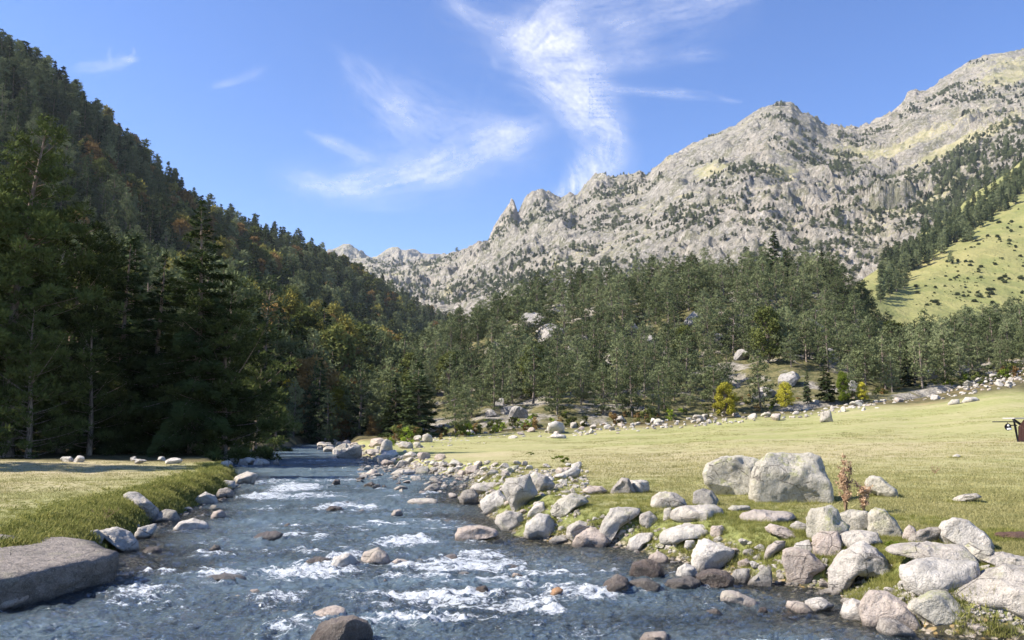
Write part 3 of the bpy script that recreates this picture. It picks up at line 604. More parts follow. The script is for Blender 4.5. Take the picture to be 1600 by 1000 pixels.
R_([(984, 896), (990, 882), (1010, 876), (1028, 880), (1036, 890), (1039, 900), (1020, 906), (990, 905)], wt, 'brown wet boulder in the shallows')
R_([(1012, 877), (1015, 868), (1030, 863), (1043, 870), (1044, 878)], p_, 'small domed stone behind the brown wet boulder')
R_([(938, 926), (945, 912), (965, 899), (978, 904), (986, 912), (970, 921), (950, 931)], wt, 'dark grey slanting slab in the stream with water breaking round it')
R_([(980, 926), (985, 911), (1010, 905), (1030, 914), (1027, 923), (1000, 928)], wt, 'dark shining rock right of the slanting dark slab')
R_([(1037, 919), (1045, 908), (1080, 903), (1096, 908), (1092, 919), (1060, 924)], wt, 'flat brown wet rock with thin water running over it')
R_([(1090, 915), (1090, 900), (1110, 894), (1135, 894), (1148, 905), (1145, 916), (1120, 921)], wt, 'rounded near black rock with a small fall on its left')
R_([(1143, 901), (1150, 892), (1170, 889), (1173, 900), (1165, 911), (1148, 909)], d_, 'dark angular stone at the bank behind the near black rock')
R_([(1168, 912), (1185, 898), (1199, 887), (1205, 894), (1205, 914), (1185, 916)], d_, 'triangular grey stone on the waterline')
R_([(1127, 936), (1130, 926), (1145, 925), (1170, 934), (1183, 941), (1178, 949), (1155, 949), (1130, 941)], p_, 'oblong pinkish stone alone in the quiet shallows')
R_([(1184, 959), (1188, 950), (1197, 949), (1200, 957), (1190, 962)], wt, 'tiny reddish stone poking out beside the oblong pink one', 'stone', cat='stone')
R_([(1098, 969), (1105, 956), (1118, 951), (1128, 959), (1120, 969)], wt, 'wet stone with a white glint barely above the shallows', 'stone', cat='stone')
R_([(857, 933), (863, 922), (872, 918), (880, 922), (878, 931), (870, 935)], 'granite_orange', 'bright orange stone in the rapids', 'stone', cat='stone')
R_([(998, 1003), (1005, 993), (1040, 990), (1045, 1003)], p_, 'reddish flat stone at the bottom edge of the photo', 'stone', cat='stone')
R_([(1194, 871), (1200, 856), (1213, 846), (1228, 845), (1226, 856), (1211, 866), (1200, 873)], p_, 'slanting stone in yellow grass left of the twin blocks')
R_([(1263, 836), (1263, 812), (1270, 798), (1300, 792), (1310, 797), (1315, 812), (1326, 822), (1322, 836), (1300, 846), (1270, 846)], l_, 'big block spotted with yellow lichen, tallest of the right bank cluster')
R_([(1270, 863), (1272, 841), (1285, 832), (1310, 831), (1315, 850), (1315, 866), (1290, 868)], p_, 'square pinkish block in front of the lichen spotted one')
R_([(1308, 826), (1315, 805), (1330, 800), (1355, 800), (1359, 815), (1353, 833), (1330, 833)], l_, 'greenish boulder under the dry reddish weed')
R_([(1358, 833), (1360, 805), (1370, 796), (1385, 798), (1400, 815), (1409, 833), (1395, 839), (1370, 837)], l_, 'cracked sloping boulder right of the dry reddish weed')
R_([(1410, 841), (1415, 828), (1422, 820), (1430, 825), (1433, 839), (1420, 844)], p_, 'small pink pointed stone right of the cracked sloping boulder')
R_([(1313, 851), (1318, 836), (1345, 830), (1370, 833), (1376, 846), (1345, 854), (1325, 858)], g_, 'low stone joining the blocks below the dry reddish weed')
R_([(1420, 849), (1430, 835), (1450, 825), (1473, 822), (1476, 830), (1460, 846), (1440, 851), (1425, 851)], d_, 'slanted brownish slab left of the white dome shaped boulder', deep=0.6)
R_([(1466, 839), (1478, 820), (1495, 812), (1515, 815), (1535, 830), (1546, 846), (1545, 857), (1510, 857), (1480, 851)], w_, 'white dome shaped boulder at the meadow edge')
R_([(1388, 864), (1400, 856), (1430, 850), (1500, 850), (1512, 865), (1519, 880), (1470, 884), (1430, 882), (1424, 870), (1400, 869)], g_, 'long flat topped boulder behind the broad white one')
R_([(1508, 858), (1520, 850), (1545, 855), (1553, 863), (1545, 874), (1525, 879), (1515, 873)], l_, 'rough stone at the right end of the long flat topped boulder')
R_([(1299, 914), (1300, 893), (1320, 868), (1345, 852), (1352, 850), (1370, 860), (1385, 880), (1396, 904), (1375, 899), (1340, 897), (1330, 912), (1310, 919)], w_, 'pyramid shaped white boulder with grass growing over its foot')
R_([(1412, 906), (1415, 890), (1440, 880), (1480, 878), (1520, 878), (1523, 895), (1515, 911), (1480, 921), (1440, 926), (1420, 921)], w_, 'broad white loaf shaped boulder on the near right bank')
R_([(1532, 877), (1545, 868), (1570, 864), (1600, 872), (1625, 882), (1600, 887), (1560, 884)], g_, 'low grey slab in the grass at the right edge')
R_([(1226, 882), (1228, 865), (1245, 860), (1265, 865), (1291, 885), (1271, 900), (1268, 915), (1245, 917), (1232, 909), (1232, 896)], p_, 'pinkish boulder with a right pointing nose at the water')
R_([(1237, 864), (1245, 850), (1265, 845), (1275, 860), (1260, 869)], w_, 'white stone behind the one with a right pointing nose')
R_([(1354, 976), (1350, 950), (1365, 930), (1390, 927), (1410, 939), (1425, 955), (1433, 971), (1425, 984), (1390, 982), (1360, 982)], p_, 'large pink faceted boulder at the water with a shaded right flank')
R_([(1314, 961), (1320, 945), (1335, 938), (1355, 945), (1358, 966), (1335, 969), (1318, 967)], w_, 'white rounded boulder left of the large pink faceted one')
R_([(1424, 957), (1430, 945), (1455, 930), (1480, 929), (1500, 945), (1504, 966), (1490, 979), (1455, 982), (1435, 972)], l_, 'round boulder with pale green top right of the large pink faceted one')
R_([(1490, 947), (1510, 930), (1545, 905), (1575, 890), (1600, 892), (1660, 900), (1660, 962), (1600, 968), (1570, 967), (1530, 963), (1505, 954)], g_, 'great smooth boulder overhanging the water at the right edge')
R_([(1373, 987), (1380, 971), (1400, 970), (1425, 985), (1431, 994), (1405, 998), (1385, 998)], d_, 'grey rounded stone in the water in front of the large pink boulder')
R_([(1492, 981), (1505, 972), (1535, 967), (1549, 972), (1545, 981), (1510, 985)], p_, 'flat pink stone under the overhang of the great smooth boulder')
R_([(1547, 986), (1560, 973), (1590, 967), (1650, 968), (1650, 998), (1580, 996), (1555, 994)], w_, 'rounded white boulder in the bottom right corner')
R_([(1229, 951), (1232, 941), (1255, 942), (1271, 955), (1240, 957)], p_, 'left of two flat stones lying together in the shallows', 'stone', cat='stone')
R_([(1257, 951), (1260, 940), (1285, 937), (1303, 945), (1295, 953), (1270, 956)], w_, 'right and paler of two flat stones together in the shallows', 'stone', cat='stone')
R_([(1279, 926), (1300, 918), (1316, 920), (1310, 929), (1290, 929)], g_, 'flat stone at the tip of the grass below the pyramid boulder', 'stone', cat='stone')
R_([(1352, 769), (1355, 750), (1365, 743), (1378, 748), (1400, 765), (1401, 774), (1385, 777), (1370, 771)], l_, 'sloping wedge boulder on the meadow right of the dry weed')
R_([(1490, 781), (1500, 775), (1525, 771), (1531, 776), (1515, 783), (1495, 785)], g_, 'low flat stone alone on the open meadow')
R_([(1488, 714), (1495, 709), (1501, 712), (1498, 716), (1490, 716)], w_, 'small white stone far out on the right of the meadow', 'stone', cat='stone')
R_([(1281, 658), (1283, 645), (1298, 640), (1301, 657)], g_, 'square block at the meadow edge of the far rubble')
R_([(1480, 633), (1488, 624), (1498, 624), (1499, 633)], g_, 'left of two pale boulders at the upper right meadow edge')
R_([(1503, 629), (1510, 620), (1526, 621), (1530, 626), (1520, 629)], w_, 'right and longer of two pale boulders at the upper right meadow edge')
R_([(853, 674), (856, 662), (868, 658), (880, 662), (884, 672), (870, 678)], w_, 'large round pale boulder on the far meadow edge')
R_([(857, 684), (865, 677), (885, 680), (884, 687)], w_, 'flat stone just below the large round boulder on the far meadow edge')
R_([(658, 691), (660, 680), (668, 677), (675, 682), (676, 692)], g_, 'square pale boulder at the far end of the meadow')
R_([(592, 706), (597, 690), (603, 686), (612, 690), (614, 704)], g_, 'upright grey boulder at the far river bend')
R_([(587, 716), (600, 706), (616, 703), (623, 710), (609, 721), (592, 721)], w_, 'tilted flat boulder under the upright one at the far bend')
R_([(524, 713), (538, 702), (555, 694), (563, 697), (566, 712), (550, 717)], g_, 'boulder with a dark shaded right face where the river comes into view')
R_([(192, 776), (198, 769), (213, 770), (232, 785), (249, 801), (245, 807), (228, 805), (205, 788)], g_, 'dark sided boulder leaning out of the left lawn bank')
R_([(232, 817), (245, 803), (258, 797), (272, 800), (279, 811), (275, 817)], d_, 'brownish boulder below the leaning one at the left bank')
R_([(271, 826), (280, 815), (300, 811), (318, 817), (326, 827), (310, 830), (285, 830)], w_, 'smooth pale oval boulder in the water near the left bank')
R_([(301, 785), (310, 775), (320, 769), (335, 776), (341, 786), (320, 789)], w_, 'white pointed boulder at the corner of the left lawn bank')
R_([(211, 836), (216, 825), (240, 820), (244, 826), (236, 839), (220, 842)], w_, 'tilted flat topped stone in the water left of the oval boulder')
R_([(121, 844), (132, 833), (150, 829), (161, 838), (156, 847)], g_, 'small grey stone behind the massive left foreground rock')
R_([(157, 829), (180, 825), (200, 834), (211, 850), (213, 863), (195, 864), (170, 848)], w_, 'white flat stone behind the right end of the massive left rock')
R_([(-40, 936), (15, 930), (34, 928), (36, 941), (20, 950), (-40, 956)], p_, 'pale ledge stone at the foot of the massive left rock')
R_([(336, 777), (342, 765), (355, 762), (366, 770), (365, 780)], d_, 'dark stone at the tip of the left lawn bank')
R_([(339, 758), (350, 751), (365, 752), (367, 763), (350, 765)], g_, 'flat stone behind the dark one at the tip of the left bank')
R_([(360, 757), (368, 745), (385, 737), (401, 742), (396, 758)], g_, 'craggy stone group end reaching into the river from the left bank')
R_([(329, 811), (333, 800), (345, 797), (353, 803), (351, 812)], p_, 'small pink stone between the oval boulder and the lawn bank', 'stone', cat='stone')
R_([(312, 909), (325, 900), (350, 897), (380, 902), (386, 911)], wt, 'stone washed over by foam right of the massive left rock', 'stone', cat='stone')
R_([(394, 841), (405, 833), (430, 830), (443, 836), (430, 846)], wt, 'dark brown stone just breaking the surface in the left half of the stream', 'stone', cat='stone')
R_([(326, 859), (335, 851), (343, 854), (346, 863)], wt, 'black pointed stone in ripples right of the white flat stone', 'stone', cat='stone')
R_([(221, 863), (230, 855), (250, 856), (254, 866)], wt, 'brown stone at the waterline behind the massive left rock', 'stone', cat='stone')
R_([(469, 887), (480, 875), (500, 871), (517, 875), (513, 888)], wt, 'dark mossy rock left of the foam covered one', 'stone', cat='stone')
R_([(514, 889), (522, 871), (545, 866), (557, 878), (554, 890)], w_, 'rock under a white sheet of falling water', 'stone', cat='stone')
R_([(561, 882), (570, 865), (590, 859), (605, 868), (614, 884)], p_, 'brownish rock right of the white sheet of falling water', 'stone', cat='stone')
R_([(609, 881), (620, 873), (640, 878), (640, 886)], p_, 'small reddish rock trailing right of the brownish one', 'stone', cat='stone')
R_([(739, 930), (745, 918), (758, 916), (765, 925), (763, 935)], wt, 'round brown rock above a long foam line', 'stone', cat='stone')
R_([(477, 972), (490, 957), (520, 951), (536, 955), (542, 966), (520, 976)], p_, 'orange brown topped rock near the bottom edge')
R_([(483, 1003), (495, 982), (520, 970), (550, 967), (572, 977), (579, 992), (577, 1014), (485, 1014)], wt, 'big wet dome of rock at the bottom edge')
R_([(696, 882), (704, 868), (714, 869), (717, 882)], wt, 'reddish rock under ripples in mid stream', 'stone', cat='stone')
R_([(507, 799), (515, 791), (532, 792), (538, 799)], wt, 'dark stone with foam on its left in the upper rapids', 'stone', cat='stone')
R_([(609, 807), (615, 797), (625, 796), (632, 805)], p_, 'small orange tinted stone alone in mid stream', 'stone', cat='stone')
R_([(631, 787), (645, 780), (680, 780), (686, 788)], g_, 'long flat stone in the middle of the stream', 'stone', cat='stone')
R_([(516, 759), (523, 749), (531, 750), (532, 758)], wt, 'black pointed stone standing in the upper rapids', 'stone', cat='stone')
R_([(561, 743), (575, 738), (580, 733), (589, 736), (591, 744)], p_, 'low stone with a pinkish hump in the upper river', 'stone', cat='stone')
R_([(611, 766), (625, 758), (636, 761), (638, 767)], d_, 'left stone of the row across the upper river', 'stone', cat='stone')
R_([(659, 767), (672, 758), (686, 761), (689, 768)], d_, 'right stone of the row across the upper river', 'stone', cat='stone')
R_([(608, 742), (620, 735), (640, 733), (652, 738), (640, 743)], g_, 'long light stone above the row in the upper river', 'stone', cat='stone')
foot = []                                                                # footprints of the rocks, for grass and foam
for i, (poly, mat, label, name, deep, cat, grp) in enumerate(HERO):
    o, fp = rock_from_outline(name, poly, mat, 100 + i * 7, deep)
    tag(o, label, cat, grp); foot.append(fp)

# the massive flat topped rock of the left foreground, cut by planes
def slab_rock():
    rg = np.random.default_rng(3); U, Fc = ICO[5]; c = np.array([-7.95, 10.6, 0.0]); U = U * np.array([1.9, 1.0, 0.42]); U = U / np.linalg.norm(U, axis=1)[:, None]
    pl = [((0.02, -.04, 1), .47), ((.93, -.36, -.16), 2.12), ((.70, .70, .0), 2.25), ((0.05, 1, .10), 1.75), ((-1, 0, 0), 3.4), ((.62, -.78, -.16), 2.15), ((0, 0, -1), .8), ((.75, -.35, .50), 2.12)]
    N = np.array([p[0] for p in pl], float); N /= np.linalg.norm(N, axis=1)[:, None]; D = np.array([p[1] for p in pl]); dt = U @ N.T
    r = np.where(dt > 0.02, D / np.maximum(dt, 0.02), 99); r = np.sort(r, axis=1)[:, :2]; k = 70.0; r = -np.log(np.exp(-k * (r[:, 0] - r[:, 0])) + np.exp(-k * (r[:, 1] - r[:, 0]))) / k + r[:, 0]
    P = U * r[:, None]; n1 = fbm3(P, 0.7, 5, 5, 0.55); n2 = fbm3(P, 0.16, 3, 9)
    P = P + U * (0.15 * n1 + 0.06 * n2)[:, None] * np.array([1, 1, 0.7])
    P = P - U * (0.07 * sstep(0.06, 0.0, np.abs(fbm3(P * np.array([1, 1, 2.2]) + 5, 0.8, 3, 21))))[:, None]
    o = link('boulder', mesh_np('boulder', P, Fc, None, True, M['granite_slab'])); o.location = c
    tag(o, 'massive flat topped rock with a shaded front in the left foreground', 'boulder'); foot.extend([(-8, 10.6, 1.6), (-6.4, 10.8, 1.1), (-9.6, 10.6, 1.6)])
slab_rock()

# generic stones for the rest: shared meshes
def generic_rock(seed, sub=3, flat=0.75, mat='granite'):
    rg = np.random.default_rng(seed); U, Fc = ICO[sub]; r = facet(U, rg, 10, 0.50, 0.92)
    P = U * r[:, None] * np.array([1.0, rg.uniform(0.7, 0.95), flat * rg.uniform(0.75, 1.1)]); P = P + U * (0.09 * fbm3(P, 0.6, 4, seed, 0.6))[:, None]
    return mesh_np('stone', P, Fc, None, False, M[mat])
GR = {}
for mt in ('granite', 'granite_white', 'granite_pink', 'granite_dark', 'granite_wet', 'granite_lichen', 'outcrop'):
    GR[mt] = [generic_rock(900 + 13 * k, 3, 0.85 if mt == 'outcrop' else 0.66, mt) for k in range(7)]
rnd = random.Random(11)
def stone(p, size, mat, label, group, name='boulder', cat='boulder', sink=0.25):
    m = rnd.choice(GR[mat]); o = link(name, m); h = size * 0.6
    o.location = (p[0], p[1], p[2] + h * (0.5 - sink) ); o.rotation_euler = (rnd.uniform(-.3, .3), rnd.uniform(-.3, .3), rnd.uniform(0, 6.28))
    o.scale = (size / 2 * rnd.uniform(.85, 1.3), size / 2 * rnd.uniform(.8, 1.1), size / 2 * rnd.uniform(.75, 1.15)); tag(o, label, cat, group)
    foot.append((p[0], p[1], size / 2)); return o
def clear(p, r):
    return all((p[0] - f[0]) ** 2 + (p[1] - f[1]) ** 2 > (0.75 * (f[2] + r)) ** 2 for f in foot)
CW = {'granite_white': 'whitish', 'granite': 'grey', 'granite_pink': 'pinkish', 'granite_lichen': 'lichen spotted', 'granite_dark': 'dark grey', 'granite_wet': 'wet brown'}
LM = [(130, 'far left of the lawn'), (300, 'by the left lawn'), (370, 'by the lawn corner'), (450, 'by the rocky bar'), (520, 'at the river mouth'), (600, 'near the river bend'), (680, 'right of the bend'), (760, 'above the squarish boulder'), (850, 'by the heart boulder'), (930, 'left of the leaning slab'),
      (1010, 'near the leaning slab'), (1090, 'in the middle'), (1170, 'left of the huge boulder'), (1300, 'in line with the huge boulder'), (1400, 'beyond the dry weed'), (1500, 'left of the stall'), (9999, 'toward the stall')]
def place_word(px): return next(w for a, w in LM if px < a)
def scatter_px(n, zone, size_px, mats, label, group, name='boulder', cat='boulder', tries=30, sink=0.25):
    """zone() gives a photograph pixel; size in photograph pixels"""
    c = 0
    for _ in range(n * tries):
        if c >= n: break
        px, py = zone(); p = at(px, py); sz = rnd.uniform(*size_px) ** 1.0 * p[1] / F
        if not clear(p, sz / 2): continue
        mt = rnd.choice(mats); rel = sz / (p[1] / F); big = 'large' if rel > size_px[0] + 0.66 * (size_px[1] - size_px[0]) else 'small' if rel < size_px[0] + 0.33 * (size_px[1] - size_px[0]) else 'middling'
        stone(p, sz, mt, big + ' ' + CW[mt] + ' ' + label + ', ' + place_word(px), group, name, cat, sink); c += 1
def along(line, spread):
    xs = [a for a, b in line]; ys = [b for a, b in line]
    def f():
        px = rnd.uniform(xs[0], xs[-1]); return px, np.interp(px, xs, ys) + rnd.uniform(*spread)
    return f
pale = ['granite_white', 'granite', 'granite', 'granite_pink', 'granite_lichen']
scatter_px(58, along([(600, 716), (660, 728), (740, 738), (830, 742), (905, 745)], (-16, 14)), (8, 25), pale, 'boulder in the far shore heap', 'boulders heaped along the far right shore')
scatter_px(16, along([(740, 765), (800, 800), (880, 815), (960, 825)], (-26, 16)), (8, 18), pale, 'stone between big right shore boulders', 'stones between the big right shore boulders')
scatter_px(34, along([(980, 850), (1100, 862), (1200, 890), (1330, 915), (1600, 925)], (-34, 12)), (9, 22), pale, 'stone bedded in near bank grass', 'stones bedded in the near right bank')
scatter_px(14, along([(1320, 945), (1440, 935), (1520, 940)], (-14, 6)), (8, 18), pale, 'stone in the near gravel strip', 'small stones of the gravel strip')
scatter_px(80, along([(620, 698), (700, 686), (870, 673), (1000, 664), (1100, 655), (1200, 648), (1300, 640), (1400, 628), (1500, 612), (1600, 592)], (-12, 9)), (7, 22), pale, 'rock in the rubble behind the meadow', 'rocks of the rubble line behind the meadow')
scatter_px(30, along([(560, 735), (640, 748), (720, 760)], (-14, 28)), (8, 20), ['granite_wet', 'granite_pink', 'granite', 'granite_dark'], 'stone in the upper river shallows', 'stones in the upper river', 'stone', 'stone', sink=0.35)
scatter_px(12, along([(345, 727), (395, 723), (445, 730)], (-5, 4)), (14, 26), ['granite', 'granite_white', 'granite_dark'], 'stone of the rocky bar', 'stones of the rocky bar', sink=0.3)
scatter_px(30, along([(500, 701), (560, 704), (640, 706)], (-9, 10)), (9, 28), pale, 'stone at the far river bend', 'stones at the far river bend')
scatter_px(10, along([(200, 835), (260, 806), (310, 790), (360, 770), (375, 752)], (-5, 8)), (8, 18), ['granite', 'granite_dark', 'granite_white'], 'stone under the left lawn bank', 'stones along the left lawn bank', 'stone', 'stone')
scatter_px(46, lambda: (rnd.uniform(330, 860), rnd.uniform(745, 960)), (8, 28), ['granite_wet', 'granite_wet', 'granite_dark', 'granite_pink'], 'stone just breaking the rapids', 'stones breaking the rapids', 'stone', 'stone', sink=0.62)
scatter_px(8, along([(60, 721), (330, 722)], (-3, 2)), (8, 22), ['granite', 'granite_white'], 'stone behind the left lawn', 'stones behind the left lawn')

# ------------------------------------------------------------------ the stream
wpx = np.concatenate([np.linspace(-900, -120, 40)[:-1], np.linspace(-120, 1720, 680), np.linspace(1720, 2300, 30)[1:]])
wY = np.concatenate([[2.5, 4.0, 5.2], 1 / np.linspace(1 / 6.0, 1 / 30, 340), 1 / np.linspace(1 / 30.5, 1 / 85, 90)])
WA = (wpx - 800) / F; WX = (WA[None] * wY[:, None]); WY = np.repeat(wY[:, None], len(wpx), 1); x, y = WX.ravel(), WY.ravel()
s_, _ = river_s(x, y)
foam = np.zeros(len(x)); rise = np.zeros(len(x))
FO = [(466, 761, 38, 7, 1.1), (420, 778, 45, 5, .8), (530, 789, 28, 5, .9), (577, 795, 18, 3, .7), (638, 845, 45, 5, .9), (458, 840, 26, 5, .6), (495, 847, 16, 6, .6), (480, 893, 70, 8, 1.0), (535, 878, 26, 9, 1.3),
      (720, 886, 85, 7, 1.0), (750, 868, 40, 8, .9), (700, 935, 110, 8, 1.0), (800, 940, 70, 9, .9), (670, 974, 110, 8, 1.05), (822, 922, 16, 6, .9), (910, 933, 62, 8, 1.2), (865, 958, 28, 6, .8), (1005, 925, 38, 4, .8),
      (235, 925, 60, 8, .9), (345, 903, 34, 5, .9), (430, 940, 46, 9, .75), (475, 886, 30, 7, .7), (320, 868, 36, 6, .6), (450, 985, 50, 12, .7), (1100, 917, 16, 4, .8), (380, 800, 60, 5, .45), (620, 780, 60, 4, .5), (500, 775, 70, 5, .6),
      (430, 752, 60, 3, .6), (600, 750, 60, 3, .4), (480, 722, 60, 3, .3), (560, 706, 30, 2, .4), (560, 870, 30, 5, .7), (1020, 965, 60, 10, .35), (900, 985, 80, 10, .5), (560, 930, 70, 12, .35), (660, 905, 60, 8, .45), (1110, 955, 20, 4, .4),
      (540, 720, 50, 2, .45), (680, 768, 30, 3, .4), (820, 902, 60, 8, .4), (330, 850, 50, 5, .5), (260, 895, 60, 5, .45), (590, 820, 50, 4, .35), (480, 815, 60, 4, .35), (690, 815, 30, 3, .3), (380, 870, 50, 5, .3), (960, 900, 50, 5, .3)]
for cx, cy, rx, ry, am in FO:
    c = at(cx, cy); e = at(cx, cy + ry) ; hx = rx * c[1] / F * 1.15; hy = max(abs(c[1] - e[1]) * 1.35, 0.10)
    u = (x - c[0]) / hx; v = (y - c[1] + 0.35 * hy * np.sin((x - c[0]) * 2.3 + cx)) / hy
    gss = np.exp(-(u ** 2) - np.where(v > 0, (v * 1.5) ** 2, (v * 0.8) ** 2)); foam = np.maximum(foam, am * gss) if am > 0.5 else foam + am * gss * (1 - np.clip(foam, 0, 1))
    rise = rise + 0.07 * am * np.exp(-(u ** 2) - ((v - 0.3) * 1.2) ** 2)
for fx, fy, fr in foot:
    if -20 < fx < 12 and fy < 60 and min(fx - xl(fy), xr(fy) - fx) > -0.15:
        dd = np.hypot((x - fx) / (fr * 1.25), (y - fy + fr * 0.9) / (fr * 1.5)); foam = np.maximum(foam, 0.50 * np.exp(-(dd) ** 2 * 1.2) * (s_ > 0.1) * sstep(1.2, -1.0, fx - 1.0 + 0 * s_))
env = sstep(-0.1, 0.9, s_); quiet = 1 - 0.75 * sstep(3.5, 5.5, x + 0 * y) * sstep(12, 9, y)
wn1 = fbm(x * 1.0, y * 1.5, 1.1, 4, 301); wn2 = fbm(x + .1 * wn1, y * 1.7, 0.34, 4, 305, 0.6, ridged=True); wn3 = fbm(x, y * 1.4, 0.11, 3, 309, 0.6)
wz = env * quiet * (0.058 * wn1 + 0.048 * wn2 + 0.022 * wn3) + 0.8 * rise * env + 0.05 * np.clip(foam, 0, 1) * np.abs(wn3 + 0.6 * wn2)
wz = wz * sstep(90, 40, y) * 1.0 + 0.004
foam = np.clip(foam + 0.85 * np.clip(wn2, 0, 1) * env * quiet * sstep(0.0, 0.4, fbm(x, y * 2.2, 2.2, 3, 333)), 0, 1.2)
deep = np.clip(0.58 * sstep(0.1, 2.4, s_) * quiet + 0.45 * fbm(x, y * 1.6, 1.8, 3, 350) + 0.25 * sstep(12, 30, y), 0.05, 0.92)
Fw = grid_faces(*WX.shape); Fw = Fw[(s_[Fw].max(1) > -0.7)]
us = np.unique(Fw); remap = np.full(len(x), -1); remap[us] = np.arange(len(us))
wm = mesh_np('river', np.stack([x, y, wz], -1)[us], remap[Fw], {'foam': np.minimum(foam[us], 0.82), 'deep': deep[us]}, True, M['water'])
o = link('river', wm); o['kind'] = 'structure'; o['label'] = 'shallow rushing mountain stream with white rapids'

# ------------------------------------------------------------------ scatter of what nobody could count
def scatter_stuff(name, P, S, R, sources, label, seed=0, kind='stuff'):
    """points -> instances of the source meshes (geometry nodes)"""
    hid = bpy.data.collections.new(name + '_kinds')
    for k, m in enumerate(sources):
        ob = bpy.data.objects.new(name + '_kind', m); hid.objects.link(ob)
    P = np.asarray(P, np.float32); m = bpy.data.meshes.new(name); m.vertices.add(len(P)); m.vertices.foreach_set('co', P.ravel())
    a = m.attributes.new('size', 'FLOAT_VECTOR', 'POINT'); S = np.asarray(S, np.float32); S = np.repeat(S[:, None], 3, 1) if S.ndim == 1 else S; a.data.foreach_set('vector', S.ravel())
    a = m.attributes.new('turn', 'FLOAT_VECTOR', 'POINT'); R = np.asarray(R, np.float32); R = np.stack([0 * R, 0 * R, R], -1) if R.ndim == 1 else R; a.data.foreach_set('vector', R.ravel())
    a = m.attributes.new('which', 'INT', 'POINT'); a.data.foreach_set('value', np.random.default_rng(seed).integers(0, len(sources), len(P)).astype(np.int32))
    o = link(name, m); o['kind'] = kind; o['label'] = label
    g = bpy.data.node_groups.new(name, 'GeometryNodeTree'); g.interface.new_socket('Geometry', in_out='INPUT', socket_type='NodeSocketGeometry'); g.interface.new_socket('Geometry', in_out='OUTPUT', socket_type='NodeSocketGeometry')
    N = g.nodes; gi = N.new('NodeGroupInput'); go = N.new('NodeGroupOutput'); ip = N.new('GeometryNodeInstanceOnPoints'); ci = N.new('GeometryNodeCollectionInfo')
    ci.inputs['Collection'].default_value = hid; ci.inputs['Separate Children'].default_value = True; ci.inputs['Reset Children'].default_value = True
    def named(nm, t):
        q = N.new('GeometryNodeInputNamedAttribute'); q.data_type = t; q.inputs['Name'].default_value = nm
        return [s for s in q.outputs if s.enabled and s.name == 'Attribute'][0]
    er = N.new('FunctionNodeEulerToRotation')
    g.links.new(gi.outputs[0], ip.inputs['Points']); g.links.new(ci.outputs[0], ip.inputs['Instance']); ip.inputs['Pick Instance'].default_value = True
    g.links.new(named('which', 'INT'), ip.inputs['Instance Index']); g.links.new(named('turn', 'FLOAT_VECTOR'), er.inputs[0]); g.links.new(er.outputs[0], ip.inputs['Rotation'])
    g.links.new(named('size', 'FLOAT_VECTOR'), ip.inputs['Scale']); g.links.new(ip.outputs[0], go.inputs[0])
    md = o.modifiers.new('scatter', 'NODES'); md.node_group = g
    return o

